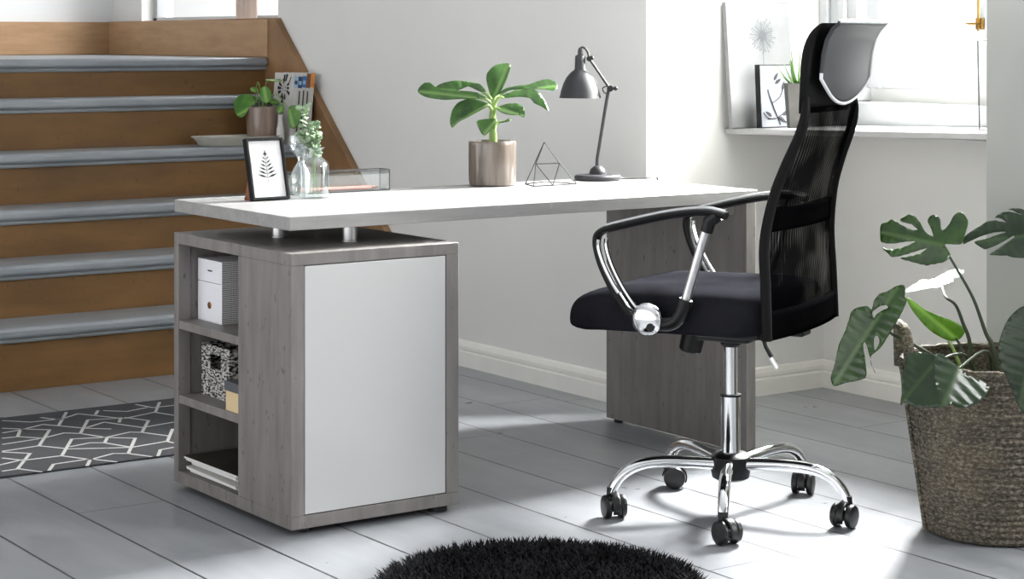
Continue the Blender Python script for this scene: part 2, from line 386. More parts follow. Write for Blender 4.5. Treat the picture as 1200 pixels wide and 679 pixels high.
BANANA = [
   ([0.9523,0.564,0.9982],[-0.752,0.6427,0.1467],[-0.4767,-0.6838,0.5524],206,[(208,-3),(197,-26),(178,-32),(157,-19),(114,-14),(73,-17),(32,-17),(6,-7),(-3,3),(28,1),(74,10),(119,21),(161,21),(192,13)],[]) ,  # B1
   ([0.9756,0.6087,1.0148],[-0.7105,0.6931,0.1217],[-0.3431,-0.4922,0.8],158,[(159,0),(137,-24),(98,-40),(62,-40),(31,-36),(9,-21),(-2,2),(31,-11),(57,-19),(84,-2),(112,8),(136,7)],[]) ,  # B2
   ([0.9878,0.5881,0.9998],[0.4893,0.0143,0.872],[-0.4229,-0.8706,0.2516],119,[(6,12),(40,40),(63,47),(92,37),(114,14),(120,-3),(108,-11),(79,-14),(45,-13),(16,-9),(1,-2)],[]) ,  # B3
   ([1.0054,0.5879,1.0089],[0.9116,-0.3621,0.1944],[-0.3745,-0.5373,0.7557],182,[(2,6),(31,22),(75,22),(105,20),(146,30),(177,22),(183,-3),(163,-21),(134,-7),(106,4),(71,9),(34,11),(2,-4)],[]) ,  # B4
   ([0.9819,0.5434,1.0069],[0.8299,-0.5018,-0.2439],[-0.27,-0.7437,0.6116],149,[(-1,4),(21,18),(43,35),(82,57),(107,51),(128,31),(149,0),(126,6),(101,10),(87,21),(58,17),(35,8),(4,-3)],[]) ,  # B5
   ([0.9667,0.5418,0.9747],[0.8339,-0.4865,-0.2605],[-0.3043,-0.7991,0.5185],85,[(0,1),(26,21),(55,32),(80,27),(87,-2),(70,-1),(38,-12),(14,-10)],[]) ,  # B6
   ([0.942,0.5468,0.9843],[-0.7032,0.5149,-0.4904],[-0.7108,-0.4896,0.5051],123,[(-2,-4),(20,-32),(45,-51),(77,-54),(103,-40),(121,-16),(123,3),(99,-1),(61,2),(28,4),(3,4)],[]) ,  # B7
   ([0.9498,0.517,0.9405],[-0.6223,0.2277,-0.7489],[-0.6245,-0.7212,0.2996],55,[(37,-41),(16,-25),(-4,-3),(1,5),(33,7),(56,2),(51,-21)],[]) ,  # B8
   ([0.9885,0.5632,0.9321],[0.8857,-0.3963,0.2418],[-0.4575,-0.6563,0.6],39,[(1,2),(19,1),(35,5),(40,-4),(17,-5),(0,-3)],[]) ,  # B9
]
PILEA = [
   ([1.379,2.8448,0.9097],[-0.6677,0.5408,-0.5115],[-0.7425,-0.5331,0.4056],88,[(76,-44),(61,-66),(38,-73),(14,-67),(-5,-48),(-7,-24),(-4,-4),(9,-6),(23,-2),(42,17),(67,20),(81,-5)],[]) ,  # P1
   ([1.42,2.8162,0.9197],[0.0,0.3376,0.9413],[-0.4607,-0.8355,0.2996],63,[(34,-25),(23,-24),(14,-21),(6,-16),(1,-9),(-1,-2),(0,6),(5,12),(13,18),(23,21),(34,22),(45,21),(54,18),(62,13),(68,6),(69,-1),(68,-8),(63,-15),(55,-20),(45,-24)],[]) ,  # P2
   ([1.4202,2.9135,0.9599],[-0.3864,0.7544,0.5306],[-0.4575,-0.6563,0.6],32,[(-6,-13),(-7,-9),(-7,-5),(-5,-1),(-1,2),(4,5),(10,7),(16,8),(21,7),(25,5),(28,3),(30,-1),(29,-5),(27,-9),(23,-12),(18,-15),(12,-17),(6,-18),(1,-17),(-3,-15)],[]) ,  # P3
   ([1.4637,2.8832,1.0079],[0.7929,-0.6091,-0.0179],[-0.2064,-0.2961,0.9326],53,[(56,-2),(55,-6),(50,-10),(43,-12),(34,-14),(24,-13),(13,-12),(3,-9),(-5,-5),(-10,-1),(-12,4),(-11,8),(-7,12),(0,15),(9,16),(20,16),(30,14),(40,11),(48,7),(53,3)],[]) ,  # P4
   ([1.4793,2.8967,0.9214],[0.8803,-0.4511,-0.1467],[-0.2339,-0.6818,0.6931],35,[(37,-7),(36,-11),(32,-14),(26,-16),(20,-17),(13,-15),(6,-13),(0,-9),(-4,-4),(-6,1),(-7,6),(-5,10),(-1,13),(4,15),(11,16),(18,14),(24,12),(30,8),(35,3),(37,-2)],[]) ,  # P5
   ([1.4187,2.9268,0.9066],[0.0241,0.6654,0.7461],[-0.4575,-0.6563,0.6],26,[(45,0),(38,-19),(21,-30),(6,-36),(13,-17),(19,-3)],[]) ,  # P6
   ([1.4732,2.7791,0.9097],[-0.6226,-0.2451,-0.7431],[-0.3043,-0.7991,0.5185],45,[(19,12),(26,12),(32,11),(36,8),(40,5),(41,1),(41,-3),(38,-8),(34,-12),(28,-14),(22,-16),(16,-16),(10,-15),(5,-13),(2,-9),(0,-5),(1,-1),(3,4),(8,7),(13,10)],[]) ,  # P7
   ([1.4849,2.7588,0.9051],[0.0849,-0.3616,-0.9285],[-0.3616,-0.8795,0.3094],90,[(3,2),(2,30),(21,46),(52,42),(80,23),(93,2),(81,-16),(50,-14)],[]) ,  # P8
]
RUG = [[(124,1687),(26,1505)],[(131,1533),(30,1349)],[(215,1655),(184,1600)],[(228,1509),(195,1444)],[(278,1416),(189,1265)],[(-23,1454),(-135,1252)],[(-90,1515),(-138,1412)],[(-21,1289),(-133,1087)],[(68,1241),(36,1184)],[(136,1194),(32,1009)],[(283,1255),(194,1100)],[(434,1675),(352,1528)],[(-195,1167),(-295,998)],[(-193,997),(-232,931)],[(-87,995),(-125,926)],[(128,1004),(88,933)],[(-87,1670),(-26,1599),(62,1595)],[(58,1584),(144,1643),(223,1498),(235,1490),(350,1530),(377,1450)],[(27,1649),(62,1581)],[(231,1644),(284,1591),(362,1614)],[(356,1682),(378,1603),(448,1601)],[(131,1533),(219,1501)],[(240,1501),(279,1415)],[(-129,1556),(-88,1514),(-23,1454)],[(-153,1490),(-92,1503),(-9,1544),(74,1415),(130,1362)],[(82,1423),(157,1471),(218,1328),(330,1350)],[(-181,1415),(-137,1410),(-86,1348),(-5,1386),(32,1347),(69,1254),(160,1286),(187,1261),(229,1169)],[(-212,1331),(-101,1346)],[(-250,1230),(-193,1166)],[(-246,1240),(-135,1252),(-81,1163),(12,1111),(74,1081),(192,1101),(199,1070)],[(-21,1289),(65,1256),(136,1194)],[(-66,1190),(2,1208),(35,1185),(74,1081)],[(-279,1152),(-244,1092),(-134,1088),(-87,995),(-3,1033),(32,1009),(68,934)],[(-307,1076),(-241,1101)],[(-338,993),(-293,997),(-256,925)],[(-193,997),(-84,1004),(-40,926)],[(128,1004),(172,1012)]]
KEY, FRONT, LAND, WORLD = 2150, 190, 80, 1.04

# ------------------------------------------------------------------ the room
XA, XC, YB, YN = 1.655, 2.42, .705, -.69      # main wall plane, niche back plane, niche sides
H = 2.65
struct(G().box(-3.2, 2.6, -5.2, 5.0, -.05, 0).make('floor', 'floor_boards', smooth=0))
w = G(); w.box(XA, 2.75, YB, 3.16, 0, H); w.box(XA, 1.82, 3.16, 5.0, 0, 1.25); w.box(XA, 1.82, 4.53, 5.0, 1.25, H); w.box(XA, 1.82, 3.16, 4.53, 2.45, H)
struct(w.make('wall_left', 'wall_paint', smooth=0))
w = G(); w.box(-3.2, XA, 4.865, 5.0, 0, H)
struct(w.make('wall_back', 'wall_bright', smooth=0))
WY0, WY1 = -.60, .47                            # niche window opening
w = G(); w.box(XC, 2.75, YN, YB, 0, .90); w.box(XC+.05, 2.75, YN, YB, .90, 1.012); w.box(XC, 2.75, .60, YB, .9, H); w.box(XC, 2.75, YN, WY0-.02, .9, H); w.box(XC, 2.75, YN, YB, 2.4, H)
struct(w.make('wall_niche', 'wall_paint', smooth=0))
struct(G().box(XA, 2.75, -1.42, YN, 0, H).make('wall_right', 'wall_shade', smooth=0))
struct(G().box(-3.2, 2.75, -5.2, 5.0, H, H+.05).make('ceiling', 'wall_bright', smooth=0))

def skirting(name, p, q, out):
    """moulded baseboard from p to q (floor points); out = unit vector off the wall"""
    prof = [(0,0), (.020,0), (.020,.052), (.015,.056), (.015,.060), (.019,.063), (.019,.074), (.013,.088), (.006,.092), (0,.092)]
    P, Q, O = Vector(p+(0,)), Vector(q+(0,)), Vector(out+(0,))
    g = G(); rows = [[b+O*x+Vector((0,0,z)) for x, z in prof] for b in (P, Q)]
    g.grid(rows); 
    for r in rows: g.poly(r)
    return struct(g.make(name, 'trim_paint', smooth=0))
skirting('baseboard_left', (XA, YB-.02), (XA, 1.80), (-1,0))
skirting('baseboard_niche_side', (XA-.02, YB), (XC, YB), (0,-1))
skirting('baseboard_niche', (XC, YB), (XC, YN), (-1,0))
skirting('baseboard_right', (XA, YN+.02), (XA, -1.42), (-1,0))

# niche window
win = empty_struct('window_1', (XC, 0, 0))
g = G()
g.box(.03, .10, WY0, .47, 1.012, 1.058); g.box(.03, .10, WY0, .47, 2.34, 2.40)
for y in (.464, -.005, -.55): g.box(.02, .10, y if y > 0 else y, y+.055, 1.012, 2.40)
g.box(.015, .03, .0, .045, 1.02, 2.39)
g.box(-.015, .06, .53, .575, .97, 2.42); g.box(-.03, .05, .575, .61, .97, 2.45); g.box(-.012, .05, .61, .66, .97, 2.45); g.box(-.025, .04, .66, .70, .97, 2.45)
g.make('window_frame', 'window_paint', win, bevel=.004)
G().box(.06, .064, .0, .47, 1.055, 2.35).make('pane', 'pane_glass', win, smooth=0)
G().box(.06, .064, -.56, .0, 1.055, 2.35).make('pane', 'pane_glass', win, smooth=0)
g = G(); g.tube([(.0,.02,1.20), (.0,.02,1.30)], .004); g.tube([(.005,.02,1.222), (-.02,.02,1.222), (-.026,.035,1.222), (-.02,.05,1.224)], .004); g.ball((.0,.02,1.31), .008); g.box(.0,.018,.008,.032,1.205,1.24)
g.make('latch', 'gold', win)
g = G(); g.box(-.02, .02, YN, YB, .86, .968); struct(g.make('window_apron', 'window_paint', win, bevel=.006))
# sill board: old house, runs very slightly uphill towards the camera
TILT = -math.atan(.0255)
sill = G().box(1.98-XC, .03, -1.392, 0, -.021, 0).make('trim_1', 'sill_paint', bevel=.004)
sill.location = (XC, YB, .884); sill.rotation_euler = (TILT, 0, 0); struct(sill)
def sz(y): return .884 + (YB-y)*.0255

# landing window
win2 = empty_struct('window_2', (XA, 0, 0))
g = G(); g.box(.06,.11,3.16,4.53,1.25,1.275); g.box(.06,.11,3.16,4.53,2.40,2.45); g.box(.06,.11,3.16,3.20,1.25,2.45); g.box(.06,.11,4.49,4.53,1.25,2.45)
g.make('window_frame', 'window_paint', win2, bevel=.003)
G().box(.08, .084, 3.19, 4.50, 1.27, 2.41).make('pane', 'pane_glass', win2, smooth=0)

# ------------------------------------------------------------------ staircase
ST = thing('staircase', 'wooden staircase with grey painted treads rising behind the desk', 'staircase', (0, 2.17, 0))
Z = [0, .214, .397, .566, .753, .944, 1.096]; X0, X1 = -2.6, 1.626; RUN = .21
for k in range(1, 7):
    yr = (k-1)*RUN
    G().box(X0, X1, yr, yr+.02, Z[k-1]-(.01 if k > 1 else 0), Z[k]-.03).make('riser', 'stair_wood', ST, smooth=0)
    y1 = k*RUN+.02 if k < 6 else 2.69
    o = G().box(X0, X1, yr-.033, y1, Z[k]-.036, Z[k]).make('tread' if k < 6 else 'landing_board', 'tread_paint', ST, bevel=.013, seg=4)
    g = G(); g.tube([(X0, yr-.006, Z[k]-.043), (X1, yr-.006, Z[k]-.043)], .010, 8); g.make('cove_moulding', 'tread_paint', ST)
pr = [(-.40,0), (.965,1.262), (2.69,1.257), (2.69,0)]
G().prism([(X1-.002, y, z) for y, z in pr], (.029, 0, 0)).make('stringer', 'stringer_wood', ST, bevel=.002)
G().box(X1-.008, X1, 1.02, 2.69, 1.097, 1.255).make('skirting', 'landing_wood', ST, bevel=.002)
G().box(X0-1, X1, 2.66, 2.69, 1.097, 1.255).make('skirting', 'landing_wood', ST, bevel=.002)

# curtain at the landing window: soft folds
rows = []
for z in (1.262, 1.7, 2.42):
    rows.append([(XA+.03+.012*math.sin(i*1.1), 3.42+.18*i/24, z) for i in range(25)])
tag(G().grid(rows).make('curtain', 'curtain_pink', solid=.003), 'narrow pale pinkish curtain hanging at the bright landing window', 'curtain')

# ------------------------------------------------------------------ desk
D = thing('desk', 'grey concrete-look desk with floating top and storage cabinet', 'desk')
L, DD, T = 1.487, .6385, .75
G().box(0, L, 0, DD, T-.0325, T).make('desktop', 'laminate_top', D, bevel=.0015)
cab = G()
cx0, cx1, cy0, cy1, cz0, cz1 = -.0254, .446, -.0538, .588, .0167, .6684
cab.box(cx0, cx1, cy0, cy1, .640, cz1); cab.box(cx0, cx1, cy0, cy1, cz0, .0475)
cab.box(cx0, .0095, cy0, .22, .0475, .640); cab.box(cx0, .0095, .561, cy1, .0475, .640)
cab.box(.0095, .42, .202, .2195, .0475, .640); cab.box(.4095, cx1, cy0, cy1, .0475, .640)
cab.box(.0095, .4095, .566, cy1, .0475, .640)
cabo = cab.make('cabinet', 'laminate', D, bevel=.0012)
for zt in (.440, .246):
    G().box(cx0+.002, .41, .2195, .5655, zt-.022, zt).make('shelf', 'laminate', cabo, bevel=.0012)
G().box(.0115, .4075, cy0+.001, cy0+.020, .0495, .638).make('door', 'door_white', cabo, bevel=.0015)
for x, y in ((.405, -.02), (.03, .55), (.405, .55), (.03, .0)):
    G().lathe([(.024,0), (.024,.012), (.018,.0167)], 20, (x, y, 0)).make('foot', 'feet_black', cabo)
for x, y in ((.237,.124), (.141,.318), (.36,.50)):
    G().lathe([(.020,.6684), (.020,.672), (.0185,.673), (.0185,.7165), (.020,.7175)], 28, (x, y, 0)).make('standoff', 'satin_steel', D)
sp = G().box(1.452, 1.4866, .006, .650, .010, T-.0325).make('side_panel', 'laminate', D, bevel=.0015)
for y in (.05, .61): G().lathe([(.014,0), (.014,.010)], 16, (1.469, y, 0)).make('foot', 'feet_black', sp)
g = G().box(1.444, 1.452, .055, .115, .676, .712); g.lathe([(.005,0), (.005,.003)], 10, (1.444, .085, .694), Matrix.Rotation(-PI/2, 3, 'Y'))
g.make('bracket', 'satin_steel', sp, bevel=.001)

# things in the cubbies
def storage_box(label, z0, z1, mark):
    t = thing('storage_box', label, 'box', (.03, .49, z0), group='storage boxes in the cabinet')
    h = z1-z0
    g = G(); g.box(0, .27, -.07, .07, 0, h-.001)
    o = g.make('box_body', ['box_white', 'box_pattern'], t, bevel=.001)
    for p in o.data.polygons:
        if abs(p.normal.y) > .9: p.material_index = 1
    if mark == 'dash': G().box(-.001, 0, -.014, .010, h*.48, h*.54).make('label_mark', 'ink', t, smooth=0)
    else:
        m = G(); m.lathe([(.009,0), (.009,.002), (.005,.003)], 20, (0, 0, h*.42), Matrix.Rotation(-PI/2, 3, 'Y')); m.make('brass_plate', 'brass', t)
    return t
storage_box('white storage box with patterned sides and brass plate, on the top cabinet shelf', .440, .543, 'plate')
storage_box('white storage box with small dark dash, stacked on the brass-plated one', .5432, .602, 'dash')

t = thing('woven_basket', 'small black and white woven basket with handle hole on the middle shelf', 'basket', (.03, .46, .246))
g = G()
for (x0,x1,y0,y1) in ((0,.006,-.08,-.032), (0,.006,.032,.08)): g.box(x0,x1,y0,y1,0,.128)
g.box(0,.006,-.032,.032,0,.076); g.box(0,.006,-.032,.032,.112,.128)
g.box(.24,.246,-.08,.08,0,.128); g.box(.006,.24,.074,.08,0,.128); g.box(.006,.24,-.08,-.074,0,.128); g.box(.006,.24,-.074,.074,0,.006)
g.make('basket_body', 'woven_mono', t, bevel=.002)
g = G(); pts = [(.003+(.24 if i in (2,3) else 0), y, .13) for i, y in ((0,.077), (1,-.077), (2,-.077), (3,.077))]
g.tube(pts, .005, 8, closed=True); g.make('rim', 'woven_mono', t)

t = thing('small_box', 'cream box with a dark grey lid in front of the woven basket', 'box', (-.018, .262, .246))
G().box(0, .20, -.04, .04, 0, .052).make('box_body', 'box_cream', t, bevel=.001)
G().box(-.003, .203, -.0415, .043, .050, .074).make('lid', 'box_grey', t, bevel=.0015)

zz = .0477
for i, (dx, dy, rz, th, lab) in enumerate((
    (.004, .006, .02, .009, 'white magazine at the bottom of the pile in the lowest cubby'),
    (-.012, -.004, -.03, .008, 'thin white magazine lying second from the bottom of the low pile'),
    (.010, .012, .03, .010, 'thick white magazine in the middle of the pile in the lowest cubby'),
    (-.006, .020, -.02, .008, 'white-edged magazine just under the dark-covered one in the low pile'),
    (-.012, .010, .03, .007, 'magazine with a dark patterned cover on top of the low pile'))):
    t = thing('magazine', lab, 'magazine', (.13+dx, .388+(dy-.008)*.6, zz), rz*.6, group='magazines lying in the lowest cubby')
    G().box(-.138, .138, -.146, .146, .0006, th-.0006).make('pages', 'mag_white', t, smooth=0)
    g = G().box(-.139, .139, -.147, .147, th-.0008, th); g.make('cover', 'mag_cover' if i == 4 else 'mag_grey', t, smooth=0)
    zz += th+.0006

# ------------------------------------------------------------------ on the desk
# framed fern print, leaning back on its wooden foot
t = thing('photo_frame', 'small black frame with a fern print on a wooden stand', 'picture frame', (.192, .462, T), .05)
M = Matrix.Translation((0,0,.001)) @ Matrix.Rotation(R(-14), 4, 'X')
w_, h_ = .113, .166
g = G()
for b_ in ((-w_/2, w_/2, 0, .007), (-w_/2, w_/2, h_-.007, h_)): g.box(b_[0], b_[1], -.009, .009, b_[2], b_[3], M)
for s in (-1, 1): g.box(min(s*w_/2, s*(w_/2-.007)), max(s*w_/2, s*(w_/2-.007)), -.009, .009, .007, h_-.007, M)
g.make('frame', 'frame_black', t, bevel=.0008)
G().box(-w_/2+.006, w_/2-.006, -.001, .004, .006, h_-.006, M).make('print', 'paper', t, smooth=0)
g = G()
def fpt(x, z): return M @ Vector((x, -.0016, z))
g.poly([fpt(-.0006,.046), fpt(.0006,.046), fpt(.0004,.125), fpt(-.0004,.125)])
for i in range(7):
    z0 = .060+i*.0095; Lf = .030*(1-i/7.6)
    for s in (-1, 1):
        a = Vector((0, z0)); b = Vector((s*Lf, z0+.004+.010*(Lf/.03)*.6+i*.0008)); n_ = Vector((-(b-a).y, (b-a).x)).normalized()*.0028*(1-i*.08); c_ = (a+b)*.5
        g.poly([fpt(*a), fpt(*(c_+n_)), fpt(*b), fpt(*(c_-n_))])
g.poly([fpt(-.003,.124), fpt(0,.121), fpt(.003,.124), fpt(0,.136)])
g.make('fern_drawing', 'ink', t, smooth=0)
g = G(); g.prism([(-.052,.012,0), (-.052,.046,0), (-.052,.030,.055), (-.052,.024,.057)], (.010,0,0)); g.prism([(.030,.012,0), (.030,.046,0), (.030,.030,.055), (.030,.024,.057)], (.010,0,0)); g.box(-.052,.04,.030,.046,0,.008)
g.make('stand', 'stand_wood', t, bevel=.001)

# bottle with eucalyptus
def shell(prof, th=.002):
    """open vessel: outer profile up, inner profile down"""
    inner = [(max(r-th, .0008), z) for r, z in prof[::-1]]
    inner = [(r, max(z, prof[0][1]+th)) for r, z in inner]
    return prof + inner
BX, BY = .326, .471
t = thing('glass_bottle', 'clear glass bottle with square shoulders holding the eucalyptus sprig', 'vase', (BX, BY, T))
G().lathe(shell([(.038,0), (.042,.004), (.0422,.084), (.040,.093), (.030,.103), (.0225,.109), (.0215,.117), (.022,.126), (.029,.133), (.031,.135)]), 40).make('glass_wall', 'clear_glass', t)
t = thing('bulb_vase', 'clear teardrop bulb vase with a flared cup behind the square-shouldered bottle', 'vase', (.331, .550, T))
G().lathe(shell([(.012,0), (.024,.008), (.0315,.030), (.030,.050), (.020,.074), (.011,.088), (.0085,.096), (.012,.106), (.026,.122), (.033,.140), (.034,.150), (.030,.163)]), 36).make('glass_wall', 'clear_glass', t)
t = thing('eucalyptus_sprig', 'pale green eucalyptus sprig standing in the clear glass bottle', 'plant', (BX, BY, T))
t.rotation_euler = (0,0,-YAW)
stems = [[(.012,0,.008), (.004,0,.08), (-.006,0,.14), (-.016,.004,.19), (-.026,.0,.24)], [(-.012,.01,.008), (0,.004,.10), (.006,-.004,.15), (.004,-.012,.195)], [(.0,-.012,.008), (.004,-.004,.11), (-.012,-.012,.15), (-.028,-.010,.175)]]
g = G()
for s in stems: g.tube(spline(s, 4), .0012, 6)
g.make('stem', 'stem_green', t)
rnd = random.Random(3)
for si, s in enumerate(stems):
    P = spline(s, 8); k0 = [13, 11, 12][si]
    for i in range(k0, len(P)):
        for q in range(2 if i > k0+3 or i % 2 else 1):
            an = rnd.random()*2*PI; el = rnd.uniform(-.3,.7); rr = rnd.uniform(.007,.0125)
            dv = Vector((math.cos(an)*math.cos(el), math.sin(an)*math.cos(el), math.sin(el))); n_ = Vector((rnd.uniform(-.6,.6), -.7, .6+rnd.uniform(-.4,.4)))
            n_ = (n_-dv*n_.dot(dv)).normalized()
            oo = P[i]+dv*.003
            leaf((oo, dv, n_, rr*2000, [(int(1000*(rr*(1-math.cos(a_)))), int(1000*rr*.72*math.sin(a_))) for a_ in [2*PI*j/12 for j in range(12)]], []), 'eucalyptus_leaf', t, fold=.2, step=.006, wave=0)

# pen tray
t = thing('pen_tray', 'long clear glass pen tray with black edges at the back of the desk', 'tray', (.45, .611, T))
a, b_, h_ = .183, .026, .058
g = G(); g.box(-a, a, -b_, b_, .001, .004)
for s in (-1, 1): g.box(-a, a, s*b_-.001, s*b_+.001, .004, h_); g.box(s*a-.001, s*a+.001, -b_, b_, .004, h_)
g.make('glass_wall', 'tray_glass', t, smooth=0)
g = G()
for z_ in (.0015, h_): g.tube([(-a,-b_,z_), (a,-b_,z_), (a,b_,z_), (-a,b_,z_)], .0016, 6, closed=True)
for sx in (-1,1):
    for sy in (-1,1): g.tube([(sx*a, sy*b_, 0.001), (sx*a, sy*b_, h_)], .0012, 6)
g.make('edge_strip', 'black_metal', t)
for i, (dy, x0, x1, z_, lab) in enumerate(((-.014, -.08, .13, .0092, 'pink pencil nearest the front of the glass pen tray'), (.000, -.06, .15, .0092, 'pink pencil in the middle of the glass pen tray'), (.013, -.09, .14, .0092, 'pink pencil along the back of the glass pen tray'))):
    t = thing('pencil', lab, 'pencil', (.45, .611+dy, T+z_), .01*(i-1), group='pink pencils in the pen tray')
    G().tube([(x0,0,0), (x1,0,0)], .0042, 6).make('shaft', 'pencil_pink', t, smooth=0)
    G().lathe([(.0042,0), (.0012,.012), (.0003,.015)], 6, (x1,0,0), Matrix.Rotation(PI/2, 3, 'Y')).make('tip', 'stand_wood', t)

# potted banana plant
t = thing('potted_plant', 'leafy green banana plant in a glazed brown-grey pot on the desk', 'plant', (.970, .565, T))
PO = (.970, .565, T)
G().lathe([(.060,0), (.067,.003), (.069,.020), (.0695,.118), (.0695,.127), (.068,.130), (.065,.129), (.064,.118), (.0635,.012), (.01,.010)], 48).make('pot', 'pot_glaze', t)
G().lathe([(.0638,.104), (.045,.110), (.02,.112), (.004,.113)], 28).make('soil', 'soil', t)
CR = [(.002,.0,.105), (.0,-.003,.15), (-.002,-.003,.20), (.004,-.002,.252)]
g = G(); g.tube(spline(CR, 4), [.0115]*5+[.0105]*4+[.009]*3+[.005], 12); g.make('stem', 'stem_green', t)
for sp_ in BANANA:                                # leaf sheaths from the stem to each blade
    b0 = Vector(sp_[0])-Vector(PO); zz_ = max(.12, min(.235, b0.z-.03)); a0 = Vector((.001, -.003, zz_))
    G().tube(spline([a0, (a0+b0)*.5+Vector((0,0,.006)), b0, b0+Vector(sp_[1])*.012], 4), [.0062-.0035*k/12 for k in range(13)], 8).make('leaf_stalk', 'stem_green', t)
for sp_ in BANANA: leaf(sp_, 'banana_leaf', t, fold=.28, droop=.06, ribs=14, origin=PO, wave=.0012)

# wire tetrahedra
K = 1/405
t = thing('wire_ornament', 'dark wire geometric pyramid ornament in front of the desk lamp', 'ornament', (1.092, .452, T), -YAW)
def wp(u, v, d): return Vector(((u-655)*K, d, max((218.4-v)*K + d*.075, .0015)))
N_ = dict(A=wp(649,167,.0), L=wp(627,218,.03), F=wp(636.6,220,-.03), ML=wp(639,192,-.012), MR=wp(667,192.4,.01), R1=wp(659,217,-.01), R2=wp(687,217,.02), Bk=wp(650,216,.045))
g = G()
for e_ in 'A-L A-ML ML-F L-F ML-MR A-MR MR-R2 MR-R1 ML-R1 F-R1 R1-R2 L-Bk Bk-R2'.split():
    a, b_ = e_.split('-'); g.tube([N_[a], N_[b_]], .0016, 6)
g.make('wire_frame', 'grey_wire', t)

# desk lamp (local x across the view, z up)
K = 1/386.7
t = thing('desk_lamp', 'black metal desk lamp with dome shade and jointed arm', 'lamp', (1.350, .560, T), -YAW)
K = 1/390
def lp(u, v, d=0): return Vector(((u-692)*K, d, (212.5-v)*K))
g = G(); g.lathe([(.066,0), (.070,.003), (.070,.012), (.066,.016), (.03,.018)], 40); g.lathe([(.025,.017), (.025,.024), (.021,.034), (.012,.041), (.006,.043)], 28); g.make('base', 'lamp_black', t)
g = G(); g.tube(spline([lp(691,199), lp(691.5,188), lp(693,178), lp(703.7,113), lp(706,106)], 5), .0052, 10); g.make('pole', 'lamp_black', t)
g = G()
for q in (0, 1): pass
g.tube([lp(706.5,105,-.016), lp(706.5,105,.016)], .0095, 14); g.tube([lp(711,105,-.02), lp(711,105,.02)], .004, 8); g.ball(lp(713,105), .007)
g.make('joint', 'black_metal', t)
g = G()
for d in (-.008, .008): g.tube([lp(706,105,d), lp(683,71,d)], .0038, 8)
g.make('arm', 'lamp_black', t)
g = G(); g.tube([lp(682,70,-.014), lp(682,70,.014)], .0085, 12); g.ball(lp(685,69), .007); g.tube(spline([lp(682,70), lp(680,62), lp(676,57), lp(672,57.5), lp(670.6,62)], 5), .0034, 8); g.make('swivel', 'black_metal', t)
cx = lp(671.5,0).x; zt = lambda v: (212.5-v)*K
g = G()
prof = [(.004,zt(57)), (.007,zt(60)), (.008,zt(65)), (.0145,zt(66.5)), (.0155,zt(68)), (.0165,zt(81)), (.018,zt(83)), (.030,zt(86.5)), (.042,zt(92)), (.051,zt(99)), (.0585,zt(108)), (.0610,zt(113)), (.0635,zt(116)), (.0610,zt(115.6)), (.055,zt(108)), (.047,zt(99)), (.038,zt(92)), (.027,zt(88)), (.004,zt(86))]
g.lathe(prof, 44, (0,0,0)); sh = g.make('shade', 'lamp_black', t); sh.location = (cx, 0, 0)
G().lathe([(.008,zt(88)), (.012,zt(94)), (.020,zt(100)), (.022,zt(105)), (.016,zt(111)), (.004,zt(113))], 20).make('bulb', 'lamp_inside', t).location = (cx, 0, 0)
g = G(); g.tube(spline([lp(704.5,112,.002), lp(699,109,-.016), lp(698,104,-.014), lp(704,102,-.004)], 5), .0018, 6); g.tube(spline([(.066,.01,.004), (.11,.02,.0035), (.150,.03,.004), (.172,.045,.006), (.185,.06,-.004), (.187,.07,-.08)], 5), .0022, 6); g.make('cord', 'black_metal', t)

# ------------------------------------------------------------------ office chair
TH = R(26.6)
CH = thing('office_chair', 'black high-back mesh office chair on a chrome star base', 'chair', (.991, -.453, 0), TH)
def roundrect(hx, y0, y1, rad, n=8, bow=0):
    out = []
    for cxx, cyy, a0 in ((hx-rad, y1-rad, 0), (-hx+rad, y1-rad, 90), (-hx+rad, y0+rad, 180), (hx-rad, y0+rad, 270)):
        for i in range(n+1):
            a = R(a0+90*i/n); out.append([cxx+rad*math.cos(a), cyy+rad*math.sin(a)])
    return out
def seat_ring(sc, z, dx=0):
    out = []
    for x, y in roundrect(.250, -.172, .340, .075, 9):
        y2 = y+.030*(1-(x/.25)**2) if y > .1 else y
        X, Y = x*sc if sc else 0, .06+(y2-.06)*sc
        drop = max(0, (Y-.14)/.24)**2*.050
        side = .006*(abs(X)/.25)**4
        out.append((X, Y, z-drop*(.55 if z < .5 else 1)-side))
    return out
g = G(); rows = [seat_ring(s, z) for s, z in ((.3,.470), (.80,.470), (.93,.474), (.985,.488), (1,.510), (1,.535), (.985,.553), (.95,.566), (.88,.574), (.7,.578), (.45,.576), (.2,.573))]
# refine long edges
g.grid(rows, closed_u=True); g.poly(rows[0]); g.poly(rows[-1]); bmesh.ops.remove_doubles(g.bm, verts=g.bm.verts, dist=1e-6)
seat = g.make('seat', 'seat_fabric', CH, sub=1)
for p in seat.data.polygons: p.use_smooth = True

PROF = [(.478,-.186), (.53,-.1845), (.58,-.183), (.64,-.179), (.70,-.178), (.76,-.184), (.82,-.197), (.88,-.219), (.955,-.250), (1.0,-.264), (1.05,-.273)]
def pa(z):
    for (z0, a0), (z1, a1) in zip(PROF, PROF[1:]):
        if z <= z1: return a0+(a1-a0)*(z-z0)/(z1-z0)
    return PROF[-1][1]
def pw(z):
    for (z0, w0), (z1, w1) in zip(WID, WID[1:]):
        if z <= z1: return w0+(w1-w0)*(z-z0)/(z1-z0)
    return WID[-1][1]
WID = [(.478,.243), (.60,.240), (.70,.236), (.78,.222), (.85,.208), (.95,.191), (1.06,.186), (1.2,.186)]
def back_pt(u, z, off=0): return (u*pw(z), pa(z)-.022*(1-u*u)*(1-.75*max(0, min(1, (z-.90)/.11)))+off, z)
zs = [.50+(1.015-.50)*i/44 for i in range(45)]
G().grid([[back_pt(-.97+1.94*j/20, z) for j in range(21)] for z in zs]).make('backrest_mesh', 'chair_mesh', CH)
